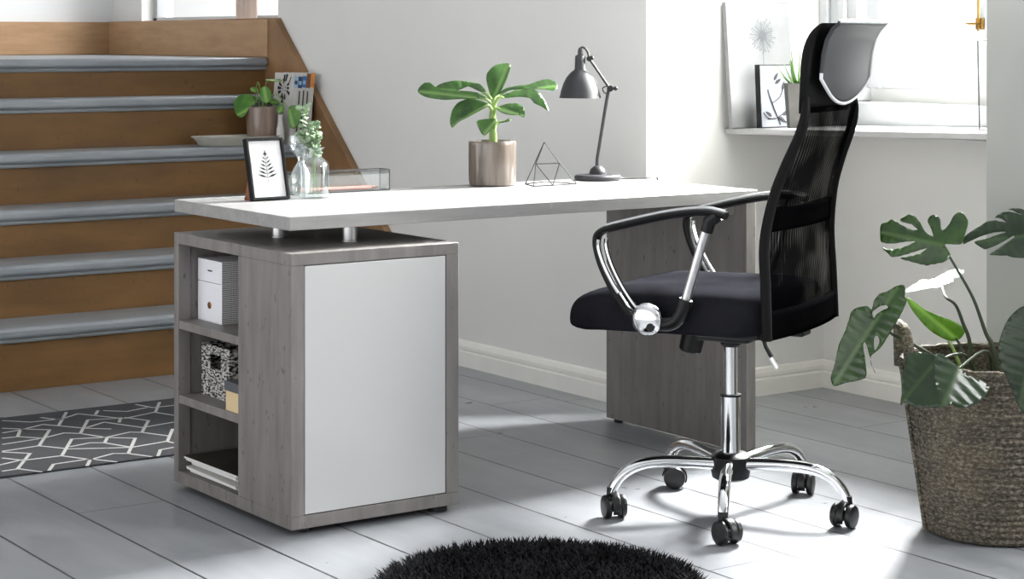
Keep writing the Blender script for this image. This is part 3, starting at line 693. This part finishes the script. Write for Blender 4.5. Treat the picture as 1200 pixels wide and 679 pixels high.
for s in (-1, 1):
    pts = spline([(s*(pw(z)-.008), pa(z), z) for z in (.47,.53,.60,.70,.80,.88,.95)]+[(s*(pw(1.0)-.011), pa(1.0)+.004, 1.0), (s*(pw(1.04)-.018), pa(1.04)+.012, 1.04)], 4)
    G().tube(pts, [.0125]*(len(pts)-6)+[.0115,.011,.0105,.0095,.0085,.0075], 12).make('side_rail', 'black_leather', CH)
# solid hem and lumbar band
def band(z0f, z1f, off=.0, name='band', n=6, solid=.012, m='band_fabric'):
    rows = []
    for i in range(n):
        f = i/(n-1); rows.append([(lambda u, z: back_pt(u, z, off))(-.98+1.96*j/20, z0f(-.98+1.96*j/20)+(z1f(-.98+1.96*j/20)-z0f(-.98+1.96*j/20))*f) for j in range(21)])
    return G().grid(rows).make(name, m, CH, solid=solid)
band(lambda u: .470-.0*(u*u), lambda u: .537, 0, 'lower_hem')
band(lambda u: .722, lambda u: .778, .004, 'lumbar_band', solid=.010)
# headrest
HP = [(1.0,-.258), (1.025,-.264), (1.06,-.271), (1.10,-.273), (1.14,-.277), (1.175,-.286), (1.20,-.301), (1.213,-.319)]
rows = []
for i, (z, a) in enumerate(HP):
    th = [.006, .020, .030, .034, .034, .030, .022, .010][i]; wv = [.168,.178,.185,.187,.187,.186,.184,.180][i]
    ring = []
    for j in range(36):
        an = 2*PI*j/36; cxx = math.copysign(abs(math.cos(an))**.45, math.cos(an)); syy = math.copysign(abs(math.sin(an))**.75, math.sin(an))
        ring.append((wv*cxx, a+.012+th*.5*syy-.010*(1-cxx*cxx)+(.006 if syy > 0 else 0), z))
    rows.append(ring)
g = G(); g.grid(rows, closed_u=True); g.poly(rows[0]); g.poly(rows[-1])
hr = g.make('headrest', 'black_leather', CH, sub=1)
def hp(z):
    for (z0, a0), (z1, a1) in zip(HP, HP[1:]):
        if z <= z1: return a0+(a1-a0)*(z-z0)/(z1-z0)
    return HP[-1][1]
def zlow(u): return 1.020+.062*abs(u)**2.0
def hpt(u, f, off=0):
    zl = zlow(u); z = zl+(1.217-zl)*f
    x = .008+u*.178
    return (x, hp(z)-.022-.008*(1-u*u)*(.4+.6*math.sin(PI*min(1,f*1.05)))-off, z)
G().grid([[hpt(-1+2*j/24, i/16) for j in range(25)] for i in range(17)]).make('rear_panel', 'grey_leather', hr, solid=.006)
path = [hpt(-1, .10, .002)]+[hpt(-1+2*j/24, 0, .002) for j in range(25)]+[hpt(1, i/10, .002) for i in range(1, 10)]+[hpt(1-2*j/24, 1, .002) for j in range(25)]
G().tube(path, .0042, 8).make('piping', 'piping', hr)

# arm rests
for s in (-1, 1):
    lx = s*.272
    top = [(-.100,.762), (-.058,.769), (-.008,.766), (.062,.754), (.156,.731), (.208,.717)]
    bend = [(.230,.705), (.236,.690), (.234,.668), (.221,.628), (.193,.576), (.156,.526), (.126,.507)]
    P = spline([(lx, a, z) for a, z in top+bend], 5)
    rr = [.0135]*len(P)
    ar = G().tube(P, rr, 12, flat=(.72,1.25), up=(1,0,0)).make('armrest', 'black_plastic', CH)
    P2 = spline([(lx+s*.004, a, z+.0088) for a, z in top[:6]], 5)
    G().tube(P2, .0052, 8).make('chrome_inlay', 'chrome', ar)
    for dl, pts in ((-.006, [(.214,.693), (.214,.670), (.199,.628), (.172,.580), (.138,.535), (.118,.52)]), (.010, [(.226,.692), (.227,.668), (.212,.629), (.190,.590), (.172,.566)])):
        G().tube(spline([(lx+s*dl, a, z) for a, z in pts], 5), .0058, 8).make('chrome_strip', 'chrome', ar)
    g = G(); g.tube([(lx, -.078,.764), (lx, -.058,.748), (lx, -.050,.722)], [.017,.0165,.015], 12); g.make('upper_socket', 'black_plastic', ar)
    g = G(); g.tube([(lx, -.050,.730), (lx, .006,.548)], .0112, 14); g.make('strut', 'satin_steel', ar)
    g = G(); g.tube(spline([(lx, .002,.560), (lx, .012,.530), (lx, .030,.506), (lx, .060,.496), (lx, .092,.503)], 4), .0165, 12); g.tube([(lx, .094,.508), (s*.20, .085,.500)], .022, 14); g.make('lower_socket', 'black_plastic', ar)
    Mx = Matrix.Rotation(s*PI/2, 3, 'Y')
    g = G(); g.lathe([(.036,-.008), (.0385,-.002), (.0385,.006), (.035,.013), (.026,.018), (.012,.020), (.002,.0205)], 36, (s*.285, .096, .509), Mx); dk = g.make('disc_cap', 'chrome', ar)
    g = G(); g.lathe([(.010,.0), (.010,.0025)], 20, (s*.3035, .080, .492), Mx); g.make('cap_button', 'black_plastic', dk)

# mechanism under the seat
g = G(); g.box(-.085,.085,-.12,.14,.445,.474); g.box(-.06,.06,-.07,.07,.430,.448); g.box(-.03,.03,-.20,-.10,.452,.472)
for s in (-1,1): g.box(s*.15-.02, s*.15+.02, -.14,.18,.458,.476)
g.make('seat_mechanism', 'black_plastic', CH, bevel=.005)
Mk = Matrix.Rotation(R(14), 3, 'X')
g = G(); g.lathe([(.025,-.056), (.0285,-.052), (.030,-.004), (.026,.0), (.010,.0), (.010,.02)], 28, (-.01,.092,.448), Mk); g.make('tension_knob', 'black_plastic', CH)
g = G(); g.tube([(-.205,-.165,.475), (-.205,-.172,.452), (-.205,-.196,.415)], [.0055,.005,.006], 8); lv = g.make('tilt_lever', 'black_plastic', CH)
G().tube([(-.209,-.187,.428), (-.209,-.202,.404)], .0066, 8).make('lever_tip', 'chrome', lv)
# gas lift and base
gl = G().lathe([(.0245,.128), (.0245,.291)], 32).make('gas_lift', 'chrome', CH)
G().lathe([(.0265,.289), (.0265,.2935), (.018,.2945)], 28).make('collar', 'black_plastic', gl)
G().lathe([(.0172,.29), (.0172,.43)], 28).make('piston', 'chrome', gl)
G().lathe([(.021,.412), (.026,.418), (.027,.45)], 28).make('socket', 'black_plastic', gl)
G().lathe([(.036,.082), (.046,.088), (.050,.110), (.049,.140), (.040,.148), (.028,.150)], 36).make('hub', 'black_plastic', CH)
BASE = 9.4-26.6
for i, (ang, cd) in enumerate(((BASE, 215), (BASE+72, 320), (BASE+144, 250), (BASE+216, 265), (BASE+288, 200))):
    a = R(ang); ca, sa = math.cos(a), math.sin(a)
    P = spline([(r*ca, r*sa, z) for r, z in ((.038,.122), (.10,.128), (.17,.131), (.225,.126), (.265,.109), (.290,.083), (.300,.058))], 5)
    n_ = len(P); rr = [.0165-.0035*k/n_ for k in range(n_)]
    lg = G().tube(P, rr, 14, flat=(1.0,.95)).make('base_leg', 'chrome', CH)
    ct = bpy.data.objects.new('castor', None)   # replaced below by its housing
    bpy.data.objects.remove(ct)
    ox, oy = .300*ca, .300*sa
    d = R(cd)-TH; dx, dy = math.cos(d), math.sin(d)          # trailing direction
    wx, wy = ox+.016*dx, oy+.016*dy
    Mw = Matrix.Rotation(d, 3, 'Z') @ Matrix.Rotation(PI/2, 3, 'X')
    g = G(); g.tube([(ox, oy, .072), (ox, oy, .050)], [.011,.0125], 12)
    # hood: a half shell over the wheels
    rows = []
    for k in range(11):
        an = R(-25+200*k/10); rows.append([Vector((wx, wy, .028)) + Mw @ Vector((.0315*math.cos(an), .0315*math.sin(an), q)) for q in (-.010,-.005,0,.005,.010)])
    g.grid(rows); g.lathe([(.012,-.012), (.012,.012)], 16, (wx, wy, .028), Mw)
    cs = g.make('castor', 'castor_black', CH, solid=.003)
    for q in (-1, 1):
        h0 = .0105 if q > 0 else -.0275
        G().lathe([(.020,h0-.0005), (.0265,h0+.001), (.0285,h0+.004), (.0285,h0+.013), (.0265,h0+.016), (.020,h0+.0175), (.006,h0+.0175)], 28, (wx, wy, .0286), Mw).make('wheel', 'castor_black', cs)

# ------------------------------------------------------------------ rugs
t = thing('runner_rug', 'charcoal runner rug with white line pattern in front of the stairs', 'rug', (0,0,0))
G().box(-1.5, .72, .937, 1.722, .0005, .007).make('rug_base', 'rug_charcoal', t, bevel=.003)
g = G()
for sh in (0, -.515, -1.03):
    for k, line in enumerate(RUG):
        for (ax, ay), (bx, by) in zip(line, line[1:]):
            a, b_ = Vector((ax/1000+sh, ay/1000, .0078)), Vector((bx/1000+sh, by/1000, .0078))
            dv = (b_-a).normalized(); nv = Vector((-dv.y, dv.x, 0))*.0050; a = a-dv*.003; b_ = b_+dv*.003
            if sh and max(a.x, b_.x) > -.37+.5154*(0 if sh > -.6 else -1)+(max(a.y, b_.y)-.93)*.37: continue
            if min(a.x, b_.x) < -1.49: continue
            g.poly([a-nv, b_-nv, b_+nv, a+nv])
g.make('line_pattern', 'rug_white', t, smooth=0)

RX, RY, RR = .185, -.765, .345
t = thing('shag_rug', 'small round black shaggy rug on the floor before the cabinet', 'rug', (RX, RY, 0))
G().lathe([(RR-.01,0.001), (RR,.004), (RR-.005,.009)], 64).make('backing', 'rug_backing', t)
rnd = random.Random(5); V = []; F = []
for i in range(26000):
    r_ = RR*math.sqrt(rnd.random())*.995; a = rnd.random()*2*PI; x, y = r_*math.cos(a), r_*math.sin(a)
    la = rnd.random()*2*PI if r_ < RR*.94 else a+rnd.uniform(-.9,.9); ln = rnd.uniform(.008,.028); hh = rnd.uniform(.020,.036); wd = rnd.uniform(.0016,.0028)
    ux, uy = math.cos(la), math.sin(la); px_, py_ = -uy*wd, ux*wd; k = len(V)
    mx, my = x+ux*ln*.35, y+uy*ln*.35
    V += [(x-px_, y-py_, .006), (x+px_, y+py_, .006), (mx+px_, my+py_, hh*.7), (mx-px_, my-py_, hh*.7), (x+ux*ln, y+uy*ln, hh)]
    F += [(k,k+1,k+2,k+3), (k+3,k+2,k+4)]
me = bpy.data.meshes.new('pile'); me.from_pydata(V, [], F); me.materials.append(MATS['shag_black'])
o = bpy.data.objects.new('pile', me); C.objects.link(o); o.parent = t; o['kind'] = 'stuff'

# ------------------------------------------------------------------ monstera in its basket
BC = (1.387, -.953, 0)
t = thing('rope_basket', 'tall round woven seagrass basket planter holding the monstera', 'basket', BC)
rows = []; NR = 27; NS = 150
for k in range(NR*4+1):
    f = k/(NR*4); z = .004+.404*f; r0 = .160+.060*f**.9
    row = []
    for j in range(NS):
        a = 2*PI*j/NS; ridge = abs(math.sin(PI*k/4))
        row.append(((r0+.0045*ridge+.0022*ridge*math.sin(a*75+(k//4)*1.3))*math.cos(a), (r0+.0045*ridge+.0022*ridge*math.sin(a*75+(k//4)*1.3))*math.sin(a), z))
    rows.append(row)
inner = [[((r_)*math.cos(2*PI*j/NS), (r_)*math.sin(2*PI*j/NS), z) for j in range(NS)] for r_, z in ((.214,.404), (.206,.33), (.203,.30))]
g = G(); g.grid(rows+inner, closed_u=True); g.poly(rows[0]); wall = g.make('basket_wall', 'seagrass', t)
g = G(); pts = [(.219*math.cos(2*PI*j/60), .219*math.sin(2*PI*j/60), .408+.002*math.sin(j*2.1)) for j in range(60)]; g.tube(pts, .0085, 8, closed=True); g.make('rim', 'seagrass', t)
for sd in (0, 1):
    ca0 = PI-YAW+sd*PI                      # left and right in the view
    g = G(); pts = []
    for i in range(17):
        u = -1+2*i/16; an = ca0+u*.30; hz = .385+.105*math.sqrt(max(0, 1-u**4)); pts.append((.226*math.cos(an), .226*math.sin(an), hz))
    g.tube(pts, [.0125+.001*(i % 2) for i in range(17)], 9, up=(math.cos(ca0), math.sin(ca0), 0)); g.make('handle', 'seagrass', t)
ca0 = PI-YAW+.06
g = G(); g.tube([((.168+.060*f)*math.cos(ca0), (.168+.060*f)*math.sin(ca0), .004+.40*f) for f in [i/16 for i in range(17)]], .0055, 7); g.make('side_seam', 'seagrass', t)
t = thing('monstera_plant', 'large monstera plant with split leaves growing out of the seagrass basket', 'plant', (BC[0], BC[1], .30))
OR = (BC[0], BC[1], .30)
G().lathe([(.198,.0), (.15,.012), (.05,.018), (.004,.02)], 32).make('soil', 'soil', t)
mm = ['monstera_leaf', 'monstera_dark', 'window_sheen_leaf', 'young_leaf', 'monstera_leaf', 'monstera_dark', 'monstera_dark', 'monstera_dark']
ff = [.22, .22, .1, .35, .28, .22, -.2, .12]
for sp_, m_, f_ in zip(MONSTERA, mm, ff): leaf(sp_, m_, t, fold=f_, droop=.05, ribs=9, origin=OR, wave=.0018)
stems = [[tuple(MONSTERA[0][0]), (1.29,-.921,.63), (1.322,-.944,.559), (1.347,-.96,.478), (1.361,-.971,.437), (1.374,-.979,.31)],
         [tuple(MONSTERA[2][0]), (1.268,-.906,.563), (1.288,-.92,.543), (1.303,-.93,.498), (1.317,-.939,.448), (1.33,-.946,.31)],
         [tuple(MONSTERA[3][0]), (1.315,-.915,.43), (1.33,-.94,.31)], [tuple(MONSTERA[4][0]), (1.162,-.832,.476), (1.205,-.862,.45), (1.255,-.897,.409), (1.31,-.93,.31)],
         [tuple(MONSTERA[1][0]), (1.46,-1.0,.56), (1.42,-.99,.44), (1.39,-.97,.31)], [tuple(MONSTERA[5][0]), (1.27,-.97,.43), (1.34,-.96,.31)], [tuple(MONSTERA[6][0]), (1.31,-1.0,.44), (1.36,-.97,.31)], [tuple(MONSTERA[7][0]), (1.46,-1.02,.45), (1.41,-.98,.31)],
         [(1.273,-.909,.458), (1.287,-.919,.429), (1.33,-.94,.31)]]
for i, s in enumerate(stems):
    P = [Vector(p)-Vector(OR) for p in spline(s, 5)]
    G().tube(P, [.0026+.0030*(k/len(P)) if i else .003+.0055*(k/len(P))**2 for k in range(len(P))], 8).make('leaf_stalk', 'stem_green' if i == 8 else 'stem_dark', t)

# ------------------------------------------------------------------ on the stairs
ZT = Z[4]
t = thing('leaf_tray', 'shallow grey tray lying along the fourth stair tread', 'tray', (1.315, 2.850, ZT))
def outl(hx, hy, z):
    return [(hx*math.copysign(abs(math.cos(a))**.6, math.cos(a))*(1.06 if math.cos(a) < 0 else 1), hy*math.copysign(abs(math.sin(a))**.7, math.sin(a)), z) for a in [2*PI*j/48 for j in range(48)]]
rows = [outl(.150,.060,.001), outl(.158,.066,.006), outl(.170,.078,.026), outl(.183,.088,.036), outl(.185,.089,.038), outl(.181,.087,.037), outl(.168,.076,.022), outl(.155,.064,.008)]
g = G(); g.grid(rows, closed_u=True); g.poly(rows[0]); g.poly(rows[-1]); g.make('tray_body', 'tray_stone', t)
PT = (1.425, 2.868, ZT+.0085)
t = thing('pilea_pot', 'round-leaved green houseplant in a coppery grey pot on the stair tray', 'plant', PT)
G().lathe([(.046,0), (.056,.004), (.061,.06), (.063,.140), (.0615,.142), (.058,.136), (.054,.02), (.01,.018)], 36).make('pot', 'copper_pot', t)
G().lathe([(.0575,.122), (.03,.126), (.003,.127)], 24).make('soil', 'soil', t)
for i, sp_ in enumerate(PILEA):
    leaf(sp_, 'pilea_leaf', t, fold=.15, origin=PT, wave=0, step=.01)
    a = Vector(sp_[0])-Vector(PT)
    G().tube(spline([a, a*.5+Vector((0,0,.10+.02*(i % 3))), Vector((.01*math.sin(i), .01*math.cos(i), .122))], 5), .0017, 6).make('leaf_stalk', 'stem_green', t)
t = thing('small_bottle', 'small pale ceramic bottle beside the houseplant on the stair tray', 'bottle', (1.470, 2.795, ZT+.0085))
G().lathe([(.012,0), (.0155,.003), (.0165,.03), (.016,.055), (.011,.075), (.0095,.085), (.0095,.105), (.0115,.107), (.0115,.112), (.008,.112), (.007,.09)], 24).make('bottle_body', 'mag_grey', t)
# magazines propped against the stringer
lean = R(5)
cols = ['mag_light', 'mag_navy', 'mag_blue', 'mag_brown', 'mag_orange']
labs = ['white magazine with a black flower drawing, propped on the stairs', 'magazine with navy spine top, second behind the flower cover on the stairs', 'magazine with blue spine top, in the middle of the propped stair row',
        'magazine with brown spine top, next to the orange one on the stairs', 'magazine with orange spine top, nearest the wall on the stairs']
for i in range(5):
    t = thing('magazine', labs[i], 'magazine', (1.503+.0186*i, 2.782, ZT+.001), 0, group='magazines propped on the stairs')
    t.rotation_euler = (0, lean, 0)
    th = .018; hh = .285-.002*(i % 2); dp = .165
    G().box(.0005, th-.0005, .001, dp, 0, hh).make('pages', 'mag_white', t, smooth=0)
    cv = G(); cv.box(0, .0006, 0, dp, 0, hh); cv.box(th-.0006, th, 0, dp, 0, hh); cv.box(0, th, 0, .0012, 0, hh)
    cv = cv.make('cover', 'mag_grey', t, smooth=0)
    G().box(.0, th, -.0006, 0, hh-.058, hh-.012 if i < 3 else hh).make('spine_block', cols[i], cv, smooth=0)
    if i < 3: G().box(.003, th-.003, -.0009, 0, hh-.045, hh-.03).make('spine_block', 'mag_light' if i else 'mag_navy', cv, smooth=0)
    G().box(.006, th-.006, -.0009, 0, .03, hh-.07).make('spine_line', 'mag_cover', cv, smooth=0) if i in (1,2,3) else None
    if i == 0:
        g = G(); rnd2 = random.Random(11)
        def mp(y, z): return (-.0006, y, z)
        for k in range(16):                       # ink peony: ring of petals
            a = 2*PI*k/16+rnd2.uniform(-.15,.15); r0 = rnd2.uniform(.018,.030); r1 = r0+rnd2.uniform(.020,.032); c0 = (.078, .222)
            pa_, pb_ = (c0[0]+r0*math.cos(a-.16), c0[1]+r0*math.sin(a-.16)), (c0[0]+r0*math.cos(a+.16), c0[1]+r0*math.sin(a+.16))
            pc_, pd_ = (c0[0]+r1*math.cos(a+.2), c0[1]+r1*math.sin(a+.2)), (c0[0]+r1*math.cos(a-.08), c0[1]+r1*math.sin(a-.08))
            if k % 4 != 2: g.poly([mp(*pa_), mp(*pb_), mp(*pc_), mp(*pd_)])
        for k in range(7):
            a = 2*PI*k/7; c0 = (.078+.012*math.cos(a), .222+.012*math.sin(a))
            g.poly([mp(c0[0]+.005*math.cos(q+a), c0[1]+.0025*math.sin(q)) for q in [2*PI*j/8 for j in range(8)]])
        g.poly([mp(.050,.236), mp(.030,.268), mp(.022,.272), mp(.026,.262), mp(.044,.232)])
        g.poly([mp(.079,.185), mp(.076,.185), mp(.081,.10), mp(.083,.10)])
        g.make('flower_drawing', 'ink', cv, smooth=0)

# ------------------------------------------------------------------ on the window sill
cy = .648
t = thing('canvas_print', 'tall white canvas with a pale dandelion print leaning on the sill', 'picture', (1.964, cy, sz(cy)), rot=(R(-4.8), 0, 0))
G().box(0, .275, 0, .018, .001, .412).make('canvas', 'canvas_white', t, bevel=.002)
g = G(); c0 = (.150, .302)
for k in range(44):
    a = 2*PI*k/44+random.uniform(-.05,.05); r1 = random.uniform(.034,.056); wd = .0011
    n_ = (-math.sin(a)*wd, math.cos(a)*wd); p0 = (c0[0]+.012*math.cos(a), c0[1]+.012*math.sin(a)); p1 = (c0[0]+r1*math.cos(a), c0[1]+r1*math.sin(a))
    g.poly([(p0[0]-n_[0], -.0006, p0[1]-n_[1]), (p1[0]-n_[0], -.0006, p1[1]-n_[1]), (p1[0]+n_[0], -.0006, p1[1]+n_[1]), (p0[0]+n_[0], -.0006, p0[1]+n_[1])])
    for q in (-.35, 0, .35):
        e = (p1[0]+.011*math.cos(a+q*2), p1[1]+.011*math.sin(a+q*2)); g.poly([(p1[0]-n_[0], -.0006, p1[1]-n_[1]), (e[0], -.0006, e[1]), (p1[0]+n_[0], -.0006, p1[1]+n_[1])])
g.poly([(c0[0]+.015*math.cos(q), -.0006, c0[1]+.015*math.sin(q)) for q in [2*PI*j/20 for j in range(20)]])
g.poly([(c0[0]-.0012, -.0006, c0[1]-.014), (c0[0]+.0012, -.0006, c0[1]-.014), (c0[0]+.004, -.0006, .02), (c0[0]+.0015, -.0006, .02)])
g.make('dandelion_drawing', 'pale_ink', t, smooth=0)
cy = .572
t = thing('framed_print', 'smaller black-edged box frame with a blue twig print on the sill', 'picture', (2.018, cy, sz(cy)), rot=(R(-3), 0, 0))
G().box(0, .14, 0, .020, .001, .205).make('frame', 'frame_black', t, bevel=.001)
G().box(.004, .136, -.002, .001, .004, .201).make('print', 'sill_paper', t, smooth=0)
g = G()
for pts in ([(.085,.01), (.060,.06), (.040,.105), (.034,.125)], [(.030,.03), (.075,.035), (.115,.060), (.125,.09)], [(.075,.035), (.10,.02), (.12,.02)], [(.05,.08), (.085,.10), (.10,.13)], [(.012,.05), (.03,.035), (.06,.03)], [(.11,.055), (.118,.10), (.128,.13)]):
    g.tube(spline([(x, -.0024, z) for x, z in pts], 4), 0.0018, 4)
for x, z, a in ((.07,.165,.9), (.078,.150,.5), (.105,.045,.2), (.09,.028,-.4), (.035,.045,2.6), (.10,.135,1.2), (.125,.10,1.1)):
    ca, sa = math.cos(a), math.sin(a); g.poly([(x+u*ca-v*sa, -.0024, z+u*sa+v*ca) for u, v in ((-.016,0), (-.006,.006), (.006,.005), (.018,0), (.006,-.005), (-.006,-.006))])
g.make('twig_drawing', 'blue_ink', t, smooth=0)
sx_, sy_ = 2.108, .497
t = thing('potted_succulent', 'spiky green succulent in a square grey concrete pot on the sill', 'plant', (sx_, sy_, sz(sy_)), -YAW)
g = G(); ws = [(.030,0), (.040,.144), (.0355,.144), (.033,.11)]
g.grid([[(x*w_, y*w_, z) for x, y in ((-1,-1), (1,-1), (1,1), (-1,1))] for w_, z in ws], closed_u=True); g.poly([(x*.030, y*.030, 0) for x, y in ((-1,-1), (1,-1), (1,1), (-1,1))]); g.poly([(x*.033, y*.033, .11) for x, y in ((-1,-1), (1,-1), (1,1), (-1,1))])
g.make('pot', 'dark_concrete', t, bevel=.003)
for i in range(15):
    a = i*2.4; out = .15+.85*(1-i/15); ln = .075+.02*(i % 3); dv = Vector((math.cos(a)*out*.9, math.sin(a)*out*.9, 1.0-.45*out)).normalized()
    b0 = Vector((math.cos(a)*.008, math.sin(a)*.008, .130)); side = dv.cross(Vector((0,0,1))).normalized() if abs(dv.z) < .98 else Vector((1,0,0))
    P = spline([b0, b0+dv*ln*.5, b0+dv*ln+Vector((0,0,.012))], 4)
    G().tube(P, [.006*(1-.9*(k/(len(P)-1))**1.5)+.0004 for k in range(len(P))], 7, flat=(1.3,.6)).make('leaf', 'succulent_green', t)
ly = -.27
t = thing('wire_frame_stand', 'thin black metal rectangle frame with clear glass on the right of sill', 'picture frame', (2.10, -.27, sz(-.27)), rot=(TILT, 0, 0))
g = G(); g.tube([(0,0,.004), (0,-.22,.004), (0,-.22,.262), (0,0,.262)], .0036, 4, closed=True); g.make('frame', 'black_metal', t, smooth=0)
G().box(-.001, .001, -.217, -.003, .006, .259).make('glass_sheet', 'pane_glass', t, smooth=0)

# ------------------------------------------------------------------ light, sky, camera
def area(name, loc, target, sx, sy, power, col=(1,1,1)):
    d = bpy.data.lights.new(name, 'AREA'); d.shape = 'RECTANGLE'; d.size = sx; d.size_y = sy; d.energy = power; d.color = col
    o = bpy.data.objects.new(name, d); C.objects.link(o); o.location = loc
    o.rotation_euler = (Vector(target)-Vector(loc)).to_track_quat('-Z', 'Y').to_euler(); return o
area('niche_window_light', (3.05, .45, 2.25), (.4, -.15, .2), .9, 1.2, KEY, (1,.995,.985))
area('front_window_light', (3.0, -2.7, 2.2), (.4, -.3, .2), 1.8, 1.8, FRONT, (1,1,1))
area('landing_light', (2.5, 3.55, 2.2), (.2, 4.7, 1.5), 1.0, 1.0, LAND)
wd = bpy.data.worlds.new('World'); bpy.context.scene.world = wd; wd.use_nodes = True
n, l = wd.node_tree.nodes, wd.node_tree.links
bg = n['Background']; tc = n.new('ShaderNodeTexCoord'); s = n.new('ShaderNodeSeparateXYZ'); l.new(tc.outputs['Generated'], s.inputs[0])
r = n.new('ShaderNodeValToRGB'); e = r.color_ramp.elements
e[0].position = .0; e[0].color = (.35,.35,.36,1); e[1].position = .52; e[1].color = (1,1,1,1)
for p_, v_ in ((.57, .9), (.72, .25)):
    q_ = e.new(p_); q_.color = (v_, v_, v_, 1)
l.new(math_(n, l, 'ADD', math_(n, l, 'MULTIPLY', s.outputs[2], .5), .5), r.inputs['Fac']); 
# sky shaped for the lighting: dim overhead, added brightness along X for side walls
sq = math_(n, l, 'MULTIPLY', s.outputs[0], s.outputs[0])
sd = ramp(n, l, sq, [(.05, (.62,.62,.62,1)), (.8, (2.9,2.9,2.92,1))])
l.new(mixc(n, l, 1.0, r.outputs['Color'], sd, 'MULTIPLY'), bg.inputs['Color'])
bg.inputs['Strength'].default_value = WORLD
cam = bpy.data.cameras.new('Camera'); co = bpy.data.objects.new('Camera', cam); C.objects.link(co)
co.location = (-2.2409, -4.14, 1.178); co.rotation_euler = (PI/2, 0, -YAW)
cam.sensor_width = 36; cam.lens = 2300/1200*36; cam.shift_y = -(339.5-44.5)/1200; cam.clip_start = .05
sc = bpy.context.scene; sc.camera = co
sc.view_settings.view_transform = 'Standard'; sc.view_settings.look = 'None'; sc.view_settings.exposure = 0
sc.cycles.max_bounces = 10; sc.cycles.transparent_max_bounces = 16; sc.cycles.diffuse_bounces = 5; sc.cycles.caustics_reflective = False; sc.cycles.caustics_refractive = False
sc.cycles.use_denoising = True
